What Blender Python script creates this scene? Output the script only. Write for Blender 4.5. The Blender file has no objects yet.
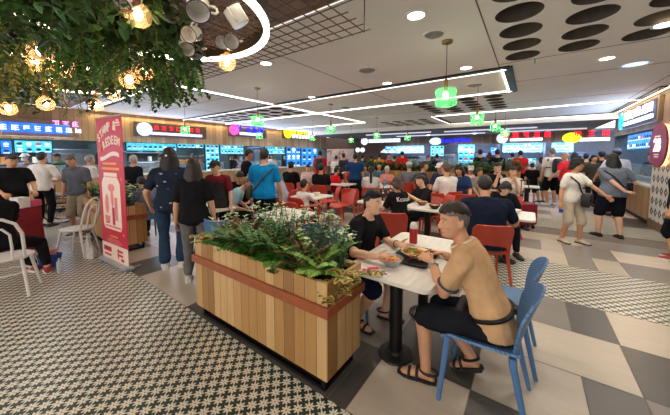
import bpy, bmesh, math, random
from mathutils import Vector as V, Matrix, noise
rnd = random.Random(7)
S = bpy.context.scene
COL = S.collection
PI = math.pi
def rad(a): return math.radians(a)
# ---------------------------------------------------------------- camera
FPX, CX, CY, YH, HC = 273., 335., 174., 155., 1.65
PITCH = math.atan((CY-YH)/FPX); YAW = rad(35.5)
FH = V((-math.sin(YAW), math.cos(YAW), 0)); RT = V((math.cos(YAW), math.sin(YAW), 0)); ZZ = V((0,0,1))
FW = FH*math.cos(PITCH)-ZZ*math.sin(PITCH); UPV = ZZ*math.cos(PITCH)+FH*math.sin(PITCH)
CAM = V((0,0,HC))
cd = bpy.data.cameras.new('camera'); co = bpy.data.objects.new('camera', cd); COL.objects.link(co)
cd.sensor_width = 36; cd.lens = FPX/670*36; cd.shift_y = -(207.5-CY)/670; cd.clip_end = 100; cd.clip_start = .02
m = Matrix((( RT.x, UPV.x, -FW.x, 0),(RT.y, UPV.y, -FW.y, 0),(RT.z, UPV.z, -FW.z, HC),(0,0,0,1)))
co.matrix_world = m; S.camera = co
def ray(x, y): return FW+RT*((x-CX)/FPX)+UPV*((CY-y)/FPX)
def at(x, y, z=0): d = ray(x,y); return CAM+d*((z-HC)/d.z)          # the place seen there, at height z
def dep(x, D): return FH*D+RT*((D*.9976+.05)*(x-CX)/FPX)               # floor spot at distance D
def onx(x, y, X): d = ray(x,y); return CAM+d*(X/d.x)
def ony(x, y, Y): d = ray(x,y); return CAM+d*(Y/d.y)
def zat(y, D): return HC-(y-YH)/FPX*D
# ---------------------------------------------------------------- materials
def lin(c):
    def f(u):
        u /= 255.
        return u/12.92 if u <= .04045 else ((u+.055)/1.055)**2.4
    return (f(c[0]), f(c[1]), f(c[2]), 1)
MC = {}
def mat(name, rgb, rough=.6, metal=0, var=.12, scale=8, bump=0, emit=0, spec=.5, alpha=1, sheen=0, trans=0, island=0, bscale=None):
    if name in MC: return MC[name]
    mt = bpy.data.materials.new(name); mt.use_nodes = True; nt = mt.node_tree; N = nt.nodes; L = nt.links
    b = N['Principled BSDF']; c = lin(rgb)
    b.inputs['Roughness'].default_value = rough; b.inputs['Metallic'].default_value = metal
    b.inputs['Specular IOR Level'].default_value = spec
    if alpha < 1: b.inputs['Alpha'].default_value = alpha
    if trans: b.inputs['Transmission Weight'].default_value = trans
    tc = N.new('ShaderNodeTexCoord'); nz = N.new('ShaderNodeTexNoise'); nz.inputs['Scale'].default_value = scale; nz.inputs['Detail'].default_value = 3
    L.new(tc.outputs['Object'], nz.inputs['Vector'])
    rp = N.new('ShaderNodeValToRGB'); e = rp.color_ramp.elements
    e[0].position = .3; e[1].position = .7
    e[0].color = tuple(min(1, v*(1-var)) for v in c[:3])+(1,); e[1].color = tuple(min(1, v*(1+var)) for v in c[:3])+(1,)
    if island:
        g = N.new('ShaderNodeNewGeometry'); mx = N.new('ShaderNodeMath'); mx.operation = 'MULTIPLY_ADD'
        mx.inputs[1].default_value = island; L.new(g.outputs['Random Per Island'], mx.inputs[0])
        sc = N.new('ShaderNodeMath'); sc.operation = 'MULTIPLY'; sc.inputs[1].default_value = 1-island
        L.new(nz.outputs['Fac'], sc.inputs[0]); L.new(sc.outputs[0], mx.inputs[2]); L.new(mx.outputs[0], rp.inputs['Fac'])
    else: L.new(nz.outputs['Fac'], rp.inputs['Fac'])
    L.new(rp.outputs['Color'], b.inputs['Base Color'])
    if emit:
        b.inputs['Emission Strength'].default_value = emit; L.new(rp.outputs['Color'], b.inputs['Emission Color'])
    if bump:
        n2 = N.new('ShaderNodeTexNoise'); n2.inputs['Scale'].default_value = bscale or scale*6; L.new(tc.outputs['Object'], n2.inputs['Vector'])
        bp = N.new('ShaderNodeBump'); bp.inputs['Strength'].default_value = bump; bp.inputs['Distance'].default_value = .01
        L.new(n2.outputs['Fac'], bp.inputs['Height']); L.new(bp.outputs['Normal'], b.inputs['Normal'])
    MC[name] = mt; return mt
def nodes(mt): nt = mt.node_tree; return nt.nodes, nt.links, nt.nodes['Principled BSDF']
def math_node(N, L, op, a, b=None, c=None):
    n = N.new('ShaderNodeMath'); n.operation = op
    for i, v in enumerate((a, b, c)):
        if v is None: continue
        if isinstance(v, (int, float)): n.inputs[i].default_value = v
        else: L.new(v, n.inputs[i])
    return n.outputs[0]
def mixcol(N, L, f, a, b):
    n = N.new('ShaderNodeMix'); n.data_type = 'RGBA'
    if isinstance(f, (int, float)): n.inputs[0].default_value = f
    else: L.new(f, n.inputs[0])
    for i, v in ((6, a), (7, b)):
        if isinstance(v, tuple): n.inputs[i].default_value = v
        else: L.new(v, n.inputs[i])
    return n.outputs[2]
def mosaic_mat():
    mt = mat('mosaic_tile', (60,72,62), .32, scale=3, spec=.45); N, L, b = nodes(mt)
    tc = N.new('ShaderNodeTexCoord'); sp = N.new('ShaderNodeSeparateXYZ'); L.new(tc.outputs['Object'], sp.inputs[0])
    k = 1/(.075*math.sqrt(2))
    M = lambda *a: math_node(N, L, *a)
    u = M('MULTIPLY', M('ADD', sp.outputs[0], sp.outputs[1]), k); v = M('MULTIPLY', M('SUBTRACT', sp.outputs[0], sp.outputs[1]), k)
    fu = M('SUBTRACT', M('FRACT', u), .5); fv = M('SUBTRACT', M('FRACT', v), .5)
    r = M('SQRT', M('ADD', M('MULTIPLY', fu, fu), M('MULTIPLY', fv, fv)))
    th = M('ARCTAN2', fv, fu)
    pet = M('ABSOLUTE', M('COSINE', M('MULTIPLY', th, 4)))
    lim = M('MULTIPLY_ADD', pet, .30, .19)
    star = M('LESS_THAN', r, lim)
    ctr = M('LESS_THAN', r, .07)
    nz = N.new('ShaderNodeTexNoise'); nz.inputs['Scale'].default_value = 2.2; nz.inputs['Detail'].default_value = 4; L.new(tc.outputs['Object'], nz.inputs['Vector'])
    g = mixcol(N, L, nz.outputs['Fac'], lin((28,44,38)), lin((58,72,64)))
    c = mixcol(N, L, star, g, lin((224,217,198)))
    c = mixcol(N, L, ctr, c, lin((120,88,60)))
    # worn patches
    n2 = N.new('ShaderNodeTexNoise'); n2.inputs['Scale'].default_value = 14; n2.inputs['Detail'].default_value = 5; L.new(tc.outputs['Object'], n2.inputs['Vector'])
    w = M('MULTIPLY', M('GREATER_THAN', n2.outputs['Fac'], .70), .3)
    c = mixcol(N, L, w, c, lin((150,142,122)))
    L.new(c, b.inputs['Base Color']); return mt
def stone_mat(name, rgb, d):
    mt = mat(name, rgb, .34, scale=3, spec=.4); N, L, b = nodes(mt)
    tc = N.new('ShaderNodeTexCoord'); mp = N.new('ShaderNodeMapping'); L.new(tc.outputs['Object'], mp.inputs[0]); mp.inputs['Scale'].default_value = (1.2, 5, 1)
    nz = N.new('ShaderNodeTexNoise'); nz.inputs['Scale'].default_value = 2.2; nz.inputs['Detail'].default_value = 8; nz.inputs['Roughness'].default_value = .65; nz.inputs['Distortion'].default_value = .6
    L.new(mp.outputs[0], nz.inputs['Vector'])
    g = N.new('ShaderNodeNewGeometry')
    c = mixcol(N, L, nz.outputs['Fac'], tuple(v*(1-d) for v in lin(rgb)[:3])+(1,), tuple(min(1, v*(1+d)) for v in lin(rgb)[:3])+(1,))
    hs = N.new('ShaderNodeHueSaturation'); L.new(c, hs.inputs['Color'])
    L.new(math_node(N, L, 'MULTIPLY_ADD', g.outputs['Random Per Island'], .24, .88), hs.inputs['Value'])
    L.new(hs.outputs[0], b.inputs['Base Color']); return mt
def plank_mat(name, cols, axis, width, rough=.5, stretch=1.):
    # boards side by side along one object axis; each its own tone, with grain
    mt = mat(name, cols[0], rough); N, L, b = nodes(mt)
    tc = N.new('ShaderNodeTexCoord'); sp = N.new('ShaderNodeSeparateXYZ'); L.new(tc.outputs['Object'], sp.inputs[0])
    M = lambda *a: math_node(N, L, *a)
    q = M('DIVIDE', sp.outputs[axis] if axis < 2 else M('ADD', sp.outputs[0], sp.outputs[1]), width)
    wn = N.new('ShaderNodeTexWhiteNoise'); wn.noise_dimensions = '1D'; L.new(M('FLOOR', q), wn.inputs['W'])
    rp = N.new('ShaderNodeValToRGB'); rp.color_ramp.interpolation = 'CONSTANT'; e = rp.color_ramp.elements
    while len(e) < len(cols): e.new(.5)
    for i, c in enumerate(cols): e[i].position = i/len(cols); e[i].color = lin(c)
    L.new(wn.outputs['Value'], rp.inputs[0])
    mp = N.new('ShaderNodeMapping'); L.new(tc.outputs['Object'], mp.inputs[0]); mp.inputs['Scale'].default_value = (30, 30, 1.5)
    nz = N.new('ShaderNodeTexNoise'); nz.inputs['Scale'].default_value = 1.5; nz.inputs['Detail'].default_value = 5; L.new(mp.outputs[0], nz.inputs['Vector'])
    hs = N.new('ShaderNodeHueSaturation'); L.new(rp.outputs[0], hs.inputs['Color']); L.new(M('MULTIPLY_ADD', nz.outputs['Fac'], .5, .75), hs.inputs['Value'])
    gap = M('LESS_THAN', M('FRACT', q), .04)
    c = mixcol(N, L, gap, hs.outputs[0], lin((70,52,34)))
    L.new(c, b.inputs['Base Color']); return mt
def dots_mat(name, rgb, pitch):
    # moulded plastic with rows of small pierced holes
    mt = mat(name, rgb, .42); N, L, b = nodes(mt)
    tc = N.new('ShaderNodeTexCoord'); sp = N.new('ShaderNodeSeparateXYZ'); L.new(tc.outputs['Object'], sp.inputs[0])
    M = lambda *a: math_node(N, L, *a)
    k = 1/pitch
    w = M('SUBTRACT', sp.outputs[2], sp.outputs[1])
    u = M('MULTIPLY', M('ADD', sp.outputs[0], w), k*.7); v = M('MULTIPLY', M('SUBTRACT', sp.outputs[0], w), k*.7)
    fu = M('SUBTRACT', M('FRACT', u), .5); fv = M('SUBTRACT', M('FRACT', v), .5)
    r = M('SQRT', M('ADD', M('MULTIPLY', fu, fu), M('MULTIPLY', fv, fv)))
    h = M('LESS_THAN', r, .24)
    L.new(mixcol(N, L, h, lin(rgb), lin((40,60,84))), b.inputs['Base Color']); return mt
# ---------------------------------------------------------------- mesh building
class MB:
    def __init__(s): s.v = []; s.f = []; s.m = []; s.k = 0
    def add(s, vs, fs, k=None):
        o = len(s.v); s.v += [tuple(q) for q in vs]; s.f += [tuple(i+o for i in f) for f in fs]; s.m += [s.k if k is None else k]*len(fs); return s
    def box(s, c, d, rz=0, k=None, bev=0, M=None):
        x, y, z = d[0]/2, d[1]/2, d[2]/2
        if bev:
            b = min(bev, x*.9, y*.9, z*.9); rings = []
            for zz, i in ((-z, b), (-z+b, 0), (z-b, 0), (z, b)):
                rings.append([(sx*(x-i), sy*(y-i), zz) for sx, sy in ((1,1),(-1,1),(-1,-1),(1,-1))])
            vs = [V(p) for r in rings for p in r]; fs = [(3,2,1,0),(12,13,14,15)]
            for a in range(3):
                for i in range(4): j = (i+1) % 4; fs.append((a*4+i, a*4+j, a*4+4+j, a*4+4+i))
        else:
            vs = [V((sx*x, sy*y, sz*z)) for sz in (-1,1) for sx, sy in ((1,1),(-1,1),(-1,-1),(1,-1))]
            fs = [(3,2,1,0),(4,5,6,7)]+[(i, (i+1)%4, 4+(i+1)%4, 4+i) for i in range(4)]
        R = M if M else Matrix.Rotation(rz, 3, 'Z')
        return s.add([R @ p+V(c) for p in vs], fs, k)
    def span(s, a, b, k=None, bev=0):
        a = V(a); b = V(b); return s.box((a+b)/2, [abs(q) for q in (b-a)], k=k, bev=bev)
    def loft(s, rings, k=None, cap=True, closed=True):
        n = len(rings[0]); vs = [p for r in rings for p in r]; fs = []
        for a in range(len(rings)-1):
            for i in range(n if closed else n-1):
                j = (i+1) % n; fs.append((a*n+i, a*n+j, a*n+n+j, a*n+n+i))
        if cap and closed: fs += [tuple(range(n-1, -1, -1)), tuple(range((len(rings)-1)*n, len(rings)*n))]
        return s.add(vs, fs, k)
    def tube(s, pts, r, n=8, k=None, cap=True, flat=None):
        pts = [V(p) for p in pts]; rs = r if isinstance(r, (list, tuple)) else [r]*len(pts); rings = []
        t0 = (pts[1]-pts[0]).normalized(); u = t0.orthogonal().normalized()
        for i, p in enumerate(pts):
            t = (pts[min(i+1, len(pts)-1)]-pts[max(i-1, 0)])
            t = t.normalized() if t.length > 1e-9 else t0
            u = (u-t*u.dot(t)); u = u.normalized() if u.length > 1e-6 else t.orthogonal().normalized(); w = t.cross(u)
            rings.append([p+(u*math.cos(2*PI*j/n)+w*math.sin(2*PI*j/n))*rs[i] for j in range(n)])
        return s.loft(rings, k, cap)
    def cap(s, a, b, ra, rb, n=10, k=None):                        # capsule, tapered
        a = V(a); b = V(b); d = b-a; L = d.length or 1e-6; t = d/L if d.length > 1e-9 else ZZ; pts = []; rs = []
        for q in (-1, -.85, -.5, 0): pts.append(a+t*ra*q); rs.append(ra*math.sqrt(max(.0025, 1-q*q)))
        for q in (0, .5, .85, 1): pts.append(b+t*rb*q); rs.append(rb*math.sqrt(max(.0025, 1-q*q)))
        return s.tube(pts, rs, n, k)
    def cyl(s, c, r, h, n=20, k=None, r2=None, ax=None):
        c = V(c); ax = V(ax).normalized() if ax else ZZ; return s.tube([c, c+ax*h], [r, r if r2 is None else r2], n, k)
    def lathe(s, c, prof, n=20, k=None, cap=False, M=None):
        c = V(c); rings = []
        for r, z in prof:
            ring = [V((max(r, 1e-4)*math.cos(2*PI*j/n), max(r, 1e-4)*math.sin(2*PI*j/n), z)) for j in range(n)]
            rings.append([(M @ p if M else p)+c for p in ring])
        return s.loft(rings, k, cap)
    def ell(s, c, r, n=12, m=8, k=None, M=None):
        prof = [(math.sin(PI*i/m), -math.cos(PI*i/m)) for i in range(m+1)]; c = V(c); rings = []
        r = (r, r, r) if isinstance(r, (int, float)) else r
        for a, z in prof:
            a = max(a, .02)
            ring = [V((r[0]*a*math.cos(2*PI*j/n), r[1]*a*math.sin(2*PI*j/n), r[2]*z)) for j in range(n)]
            rings.append([(M @ p if M else p)+c for p in ring])
        return s.loft(rings, k, True)
    def shell(s, grid, th, k=None):                                  # thick sheet from a grid of points
        nu = len(grid[0]); nv = len(grid); g = [[V(p) for p in r] for r in grid]; nrm = []
        for j in range(nv):
            row = []
            for i in range(nu):
                a = g[j][min(i+1, nu-1)]-g[j][max(i-1, 0)]; b = g[min(j+1, nv-1)][i]-g[max(j-1, 0)][i]
                c = a.cross(b); row.append(c.normalized() if c.length > 1e-9 else ZZ)
            nrm.append(row)
        vs = [g[j][i]+nrm[j][i]*th/2 for j in range(nv) for i in range(nu)]+[g[j][i]-nrm[j][i]*th/2 for j in range(nv) for i in range(nu)]
        o = nu*nv; fs = []
        for j in range(nv-1):
            for i in range(nu-1):
                q = (j*nu+i, j*nu+i+1, j*nu+nu+i+1, j*nu+nu+i); fs.append(q); fs.append(tuple(o+x for x in q[::-1]))
        ed = [(0, i) for i in range(nu)]+[(j, nu-1) for j in range(1, nv)]+[(nv-1, i) for i in range(nu-2, -1, -1)]+[(j, 0) for j in range(nv-2, 0, -1)]
        ix = [j*nu+i for j, i in ed]
        for a, b in zip(ix, ix[1:]+ix[:1]): fs.append((b, a, o+a, o+b))
        return s.add(vs, fs, k)
    def quad(s, a, b, c, d, k=None): return s.add([a, b, c, d], [(0,1,2,3)], k)
    def mesh(s, name='m', mats=()):
        me = bpy.data.meshes.new(name); me.from_pydata(s.v, [], s.f)
        for mt in mats: me.materials.append(mt)
        for p, k in zip(me.polygons, s.m): p.material_index = k
        return me
    def build(s, name, mats, parent=None, smooth=False, fix=True):
        mats = mats if isinstance(mats, (list, tuple)) else [mats]
        me = s.mesh(name, mats)
        if fix:
            bm = bmesh.new(); bm.from_mesh(me); bmesh.ops.recalc_face_normals(bm, faces=bm.faces); bm.to_mesh(me); bm.free()
        o = bpy.data.objects.new(name, me); COL.objects.link(o)
        if smooth: sm(me, smooth if not isinstance(smooth, bool) else 40)
        if parent: o.parent = parent
        return o
def sm(me, ang=40):
    me.polygons.foreach_set('use_smooth', [True]*len(me.polygons))
    try: me.set_sharp_from_angle(angle=rad(ang))
    except Exception: pass
def tag(o, label=None, cat=None, group=None, kind=None):
    if label: o['label'] = label
    if cat: o['category'] = cat
    if group: o['group'] = group
    if kind: o['kind'] = kind
    return o
def empty(name, loc, rz=0, label=None, cat=None, group=None):
    o = bpy.data.objects.new(name, None); COL.objects.link(o); o.location = loc; o.rotation_euler = (0, 0, rz); o.empty_display_size = .1
    return tag(o, label, cat, group)
def copy_tree(o, parent=None):
    c = o.copy(); COL.objects.link(c); c.parent = parent
    for ch in list(o.children): copy_tree(ch, c)
    return c
def place(proto, used, loc, rz, label, group=None):
    o = copy_tree(proto) if used[0] else proto
    used[0] = True; o.location = loc; o.rotation_euler = (0, 0, rz); o['label'] = label
    if group: o['group'] = group
    return o
def text(name, s, size, loc, M, m, parent=None, ext=.002, align='CENTER', sx=1):
    c = bpy.data.curves.new(name, 'FONT'); c.body = s; c.size = size; c.extrude = ext; c.align_x = align; c.align_y = 'CENTER'; c.offset = size*.012
    c.materials.append(m); c.resolution_u = 4; o = bpy.data.objects.new(name, c); COL.objects.link(o)
    o.matrix_world = Matrix.Translation(V(loc)) @ M.to_4x4() @ Matrix.Diagonal((sx, 1, 1, 1))
    if parent: o.parent = parent; o.matrix_parent_inverse = parent_world(parent).inverted()
    return o
def parent_world(p): return Matrix.Translation(p.location) @ p.rotation_euler.to_matrix().to_4x4()
def facing(nx, ny): # text plane whose normal is (nx,ny), upright
    n = V((nx, ny, 0)).normalized(); x = V((-n.y, n.x, 0)); return Matrix((x, ZZ, n)).transposed()
def head_dir(phi): a = rad(phi); return FH*math.cos(a)+RT*math.sin(a)
def rz_of(d): return math.atan2(-d.x, d.y)
# ---------------------------------------------------------------- people
JOBS = []
def job(mb, voxel, smooth, name, mats, parent, extra=None, keep=None):
    me = mb.mesh('tmp'); o = bpy.data.objects.new('tmp', me); COL.objects.link(o)
    r = o.modifiers.new('r', 'REMESH'); r.mode = 'VOXEL'; r.voxel_size = voxel; r.use_smooth_shade = True
    if smooth: q = o.modifiers.new('s', 'SMOOTH'); q.iterations = smooth; q.factor = .5
    JOBS.append((o, name, mats, parent, extra, keep))
def run_jobs():
    bpy.context.view_layer.update(); dg = bpy.context.evaluated_depsgraph_get()
    for o, name, mats, parent, extra, keep in JOBS:
        me = bpy.data.meshes.new_from_object(o.evaluated_get(dg))
        if extra:
            bm = bmesh.new(); bm.from_mesh(me); t = extra.mesh('t'); bm.from_mesh(t); bmesh.ops.recalc_face_normals(bm, faces=bm.faces); bm.to_mesh(me); bm.free(); bpy.data.meshes.remove(t)
        me.name = name; me.materials.clear()
        for mm in mats: me.materials.append(mm)
        if keep:                                                     # folds of the cloth
            ns = [v.normal.copy() for v in me.vertices]
            for v, nn in zip(me.vertices, ns):
                c = v.co; q = abs(noise.noise(V((c.x*8+keep, c.y*8, c.z*4.5))))+.5*abs(noise.noise(V((c.x*15, c.y*15+keep, c.z*11))))
                v.co = c+nn*(.006-.016*q*(1 if abs(nn.z) < .85 else .4))
        me.polygons.foreach_set('use_smooth', [True]*len(me.polygons))
        c = bpy.data.objects.new(name, me); COL.objects.link(c)
        if parent: c.parent = parent
    for j in JOBS: me = j[0].data; bpy.data.objects.remove(j[0]); bpy.data.meshes.remove(me)
    JOBS.clear()
def ik(a, c, l1, l2, pole):
    d = c-a; L = d.length; mx = (l1+l2)*.995
    if L > mx: c = a+d*(mx/L); d = c-a; L = mx
    q = (l1*l1-l2*l2+L*L)/(2*L); h = math.sqrt(max(0, l1*l1-q*q)); t = d/L
    p = pole-t*pole.dot(t); p = p.normalized() if p.length > 1e-6 else t.orthogonal().normalized()
    return a+t*q+p*h, c
SK = {'fair':(226,178,146), 'mid':(206,152,116), 'tan':(176,118,82), 'pale':(236,196,168), 'dark':(120,78,56)}
TORSO = [(-.25,.06,.06),(-.22,.12,.09),(-.14,.165,.115),(0,.172,.118),(.15,.162,.112),(.3,.15,.105),(.45,.15,.105),(.62,.163,.112),(.78,.178,.108),(.88,.172,.095),(.95,.13,.078),(1.0,.075,.062),(1.05,.056,.056)]
class Person: pass
def person(label, loc, face, h=1.68, pose='stand', lean=3, bend=0, skin='mid', hair=('short',(22,20,20)), top=('tee',(30,30,34)), bottom=('trousers',(34,36,44)), shoes=((40,40,44),'shoe'),
           hl=None, hr=None, poleL=None, poleR=None, fl=None, fr=None, kneeL=None, kneeR=None, head=(0,0), girl=False, wide=1., belly=0., group=None, extras=(), vox=None, D=5, seat=.45, curl=(.5,.5), grip=None, twist=0, hdirL=None, hdirR=None, eyes=True):
    P = Person(); s = h/1.70; rt = empty('person', loc, rz_of(face), label, 'person', group); P.root = rt
    vox = vox or (.0085 if D < 3.2 else .012 if D < 5 else .016 if D < 8 else .02)
    sit = pose == 'sit'
    pel = V((0, -.04, seat+.105*s)) if sit else V((0, 0, .925*s))
    # spine
    tab = []; p = pel.copy(); SL = .50*s; n = 26
    def ang(t): return rad(lean+bend*t)
    for i in range(-7, n+5):
        tab.append(i/n)
    def spine(t):
        k = 14; q = pel.copy()
        for i in range(k):
            a = ang((i+.5)/k*max(t, 0)); q += V((0, math.sin(a), math.cos(a)))*SL*t/k
        a = ang(max(t, 0)) if not (sit and t < 0) else 0
        return q, V((0, math.cos(a), -math.sin(a))), V((0, math.sin(a), math.cos(a)))
    wid = s*wide; lw = s*(1+(wide-1)*.65)
    def prof(t, girl=girl):
        for (t0, a0, b0), (t1, a1, b1) in zip(TORSO, TORSO[1:]):
            if t <= t1: f = max(0, min(1, (t-t0)/(t1-t0))); a = a0+(a1-a0)*f; b = b0+(b1-b0)*f; break
        else: a, b = TORSO[-1][1:]
        off = 0
        if girl:
            if t < .2: a *= 1.03
            elif .25 < t < .6: a *= .93
            elif t > .7 and t < .98: a *= .92
            off += .022*math.exp(-((t-.66)/.1)**2)
        off += belly*math.exp(-((t-.25)/.2)**2)
        kk = 1 if t > .97 else wide
        return a*s*kk, (b+off*.5)*s*kk, off*s*.5
    def surf(t, ph, inf=0):                                       # a point of the trunk's surface; ph 0 = front, 90 = right side
        c, f, u = spine(t); a, b, off = prof(t); e = 2.4
        cx, cy = math.sin(ph), math.cos(ph); r = (abs(cx)**e+abs(cy)**e)**(-1/e)
        return c+f*off+V((1,0,0))*((a+inf)*cx*r)+f*((b+inf)*cy*r)
    P.surf = surf; P.s = s
    def trunk(mb, t0, t1, inf, n=18, steps=12, close=True, flare=0):
        ts = [t0+(t1-t0)*i/steps for i in range(steps+1)]
        rings = [[surf(t, 2*PI*j/n, inf+flare*max(0, (.35-t))) for j in range(n)] for t in ts]
        mb.loft(rings)
    # limbs
    tw = rad(twist); sh = {}
    for sd in (-1, 1):
        c, f, u = spine(.86); sh[sd] = c+V((sd*(.182 if not girl else .168)*wid, 0, 0))+u*.012*s
    UA, FA, TH, SH = .285*s, .25*s, .43*s, .41*s
    arm = {}
    for sd, tgt, pole in ((-1, hl, poleL), (1, hr, poleR)):
        if tgt is None: tgt = V((sd*.25*wid/s, .06, .82)) if not sit else V((sd*.16, .32, .60+seat-.45))
        tgt = V(tgt)*s if not sit else V(tgt)
        pole = V(pole) if pole else (V((sd*.6, -1, -.3)) if not sit else V((sd*.8, -.45, -1)))
        e, w = ik(sh[sd], tgt, UA, FA, pole); arm[sd] = (sh[sd], e, w)
    leg = {}
    for sd, ft, kp in ((-1, fl, kneeL), (1, fr, kneeR)):
        hip = pel+V((sd*.092*wid, 0, -.03*s))
        if ft is None: ft = V((sd*.10, 0, 0)) if not sit else V((sd*.14, .40, 0))
        ft = V(ft); an = V((ft.x, ft.y, ft.z+.075*s)) if sit else V((ft.x*s, ft.y*s, ft.z*s+.075*s))
        kp = V(kp) if kp else (V((sd*.15, 1, .0)) if not sit else V((sd*.12, .8, 1)))
        k, a = ik(hip, an, TH, SH, kp); leg[sd] = (hip, k, a)
    P.arm = arm; P.leg = leg
    skm = mat('skin_'+skin, SK[skin], .5, var=.06, scale=6, spec=.4)
    # head frame
    c0, f0, u0 = spine(1.02); hp, hy = rad(head[0]), rad(head[1])
    Rh = Matrix.Rotation(-hy, 3, 'Z') @ Matrix.Rotation(-hp, 3, 'X')   # head[0] nods down, head[1] turns to the right
    hs = s*(1.0 if h > 1.35 else 1.0)
    if h < 1.35: hs = s*1.22
    hf = Rh @ V((0,1,0)); hu = Rh @ V((0,0,1)); hx = Rh @ V((1,0,0)); HM = Matrix((hx, hf, hu)).transposed()
    nb = c0+u0*.02*s; hc = nb+hu*.145*hs+f0*.012*s+hf*.018*hs
    P.hc = hc; P.HM = HM
    def H(x, y, z): return hc+hx*(x*hs)+hf*(y*hs)+hu*(z*hs)
    P.H = H
    body = MB(); trunk(body, -.25, 1.03, -.006)
    body.cap(nb-u0*.06*s, H(0, -.015, -.06), .058*s, .05*s, 14)
    HR = [(-.118,.018,.060,.030),(-.108,.036,.078,-.005),(-.09,.049,.086,-.03),(-.06,.059,.088,-.055),(-.03,.067,.088,-.078),(.0,.071,.088,-.09),(.03,.073,.087,-.097),(.06,.072,.085,-.097),(.085,.062,.072,-.084),(.105,.042,.048,-.058),(.117,.015,.015,-.022)]
    rings = []
    for z, a, fy, by in HR:
        ring = []
        for j in range(18):
            q = 2*PI*j/18; cx, cy = math.sin(q), math.cos(q); e = 2.25; r = (abs(cx)**e+abs(cy)**e)**(-1/e)
            y = (fy+by)/2+(fy-by)/2*cy*r; ring.append(H(a*cx*r, y, z))
        rings.append(ring)
    body.loft(rings)
    det = vox < .014
    body.tube([H(0,.083,.022), H(0,.1,-.012), H(0,.108,-.03), H(0,.086,-.042)], [.008*hs,.011*hs,.015*hs,.007*hs], 8)
    if det:
        for sd in (-1, 1):
            body.ell(H(sd*.012,.094,-.034), .009*hs, 8, 6)
            body.cap(H(sd*.012,.084,.03), H(sd*.045,.072,.028), .009*hs, .007*hs, 6)
            body.ell(H(sd*.038,.062,-.03), (.022*hs,.016*hs,.02*hs), 8, 6)
        body.ell(H(0,.082,-.09), (.022*hs,.014*hs,.014*hs), 8, 6)
        body.ell(H(0,.087,-.063), (.022*hs,.009*hs,.006*hs), 8, 6); body.ell(H(0,.086,-.073), (.019*hs,.009*hs,.006*hs), 8, 6)
    for sd in (-1, 1): body.ell(H(sd*.076,-.012,-.008), (.011*hs,.019*hs,.033*hs), 8, 6)
    for sd in (-1, 1):
        a, e, w = arm[sd]
        body.cap(a, e, .052*s, .040*s, 12); m1 = e+(w-e)*.3; body.cap(e, m1, .039*s, .041*s, 12); body.cap(m1, w, .041*s, .027*s, 12)
        hp_, k, an = leg[sd]; lq = lw*(.78 if bottom and 'shorts' not in bottom[0] else 1)
        body.cap(hp_, k, .076*lq, .054*lq, 14); m1 = k+(an-k)*.3+V((0,-.012 if lq == lw else 0,0)); body.cap(k, m1, .053*lq, .057*lq, 12); body.cap(m1, an, .056*lq, .036*s, 12)
    hands = MB(); P.hand = {}
    for sd, cu in ((-1, curl[0]), (1, curl[1])):
        a, e, w = arm[sd]; hd = (hdirL if sd < 0 else hdirR)
        d = V(hd).normalized() if hd else (w-e).normalized()
        # palm normal: towards the body when hanging, down when on a table
        pn = V((-sd, 0, 0)) if not sit and hd is None and d.z < -.5 else V((-sd*.35, .1, -1))
        if grip and sd in grip: pn = V(grip[sd])
        pn = (pn-d*pn.dot(d)).normalized(); x = d.cross(pn)*sd      # x: towards the thumb
        th = x
        k = s*1.0; rings = []
        for q, wd, tk in ((-.01,.022,.018),(.02,.028,.016),(.05,.038,.015),(.085,.041,.013),(.098,.036,.010)):
            c = w+d*q*k; rings.append([c+th*(wd*k*math.cos(2*PI*j/10))+pn*(tk*k*math.sin(2*PI*j/10)) for j in range(10)])
        hands.loft(rings)
        for i, (off, L) in enumerate(((.030,.068),(.010,.076),(-.010,.070),(-.029,.055))):
            p = w+d*.088*k+th*off*k; dd = (d+th*off*2.2).normalized(); pts = [p-dd*.012*k, p]; ax = th
            aa = 0
            for seg, fr_ in enumerate((.42,.32,.26)):
                aa += cu*(.75 if seg else .6)*(1+.12*i); p = p+(dd*math.cos(aa)+pn*math.sin(aa))*L*fr_*k; pts.append(p)
            hands.tube(pts, [.0098*k,.0098*k,.0088*k,.0082*k,.0058*k], 7)
        p = w+d*.022*k+th*.026*k; d1 = (d*.62+th*.75+pn*.35).normalized(); d2 = (d*.9+th*.22+pn*(.3+.5*cu)).normalized()
        hands.tube([p-d1*.012*k, p+d1*.028*k, p+d1*.052*k, p+d1*.052*k+d2*.026*k], [.013*k,.0125*k,.0105*k,.007*k], 7)
        P.hand[sd] = (w, d, pn, th)
    feet = MB(); shmesh = {}
    for sd in (-1, 1):
        hp_, k, an = leg[sd]; base = V((an.x, an.y, an.z-.075*s)); fd = V((sd*.16, 1, 0)).normalized()
        if pose == 'stand' and False: pass
        fx = V((fd.y, -fd.x, 0)); up = V((0,0,1)); tl = 0
        if base.z > .02: tl = .5
        fd2 = (fd-up*tl).normalized(); up2 = fx.cross(fd2)
        def foot(mb, inf):
            rings = []
            for y, w_, hh in ((-.065-inf,.018,.03),(-.055-inf,.03,.06),(-.02,.034,.085),(.03,.035,.082),(.08,.042,.06),(.13,.044,.043),(.165,.036,.034),(.185+inf,.016,.022)):
                c = base+fd2*y*s; ring = []
                for j in range(12):
                    q = 2*PI*j/12; z = math.sin(q); ring.append(c+fx*((w_+inf)*s*math.cos(q)*(1 if z > -.2 else .95))+up2*((hh+inf*.6)*s*(z*.5+.5) if z > 0 else hh*.5*s*(1+z)))
                rings.append(ring)
            mb.loft(rings)
        foot(body, -.004)
        shmesh[sd] = (foot, base, fd2, fx, up2, an)
    job(body, vox, 2, 'body', [skm], rt, hands)
    # clothing
    cv = max(vox, .009)
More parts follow.
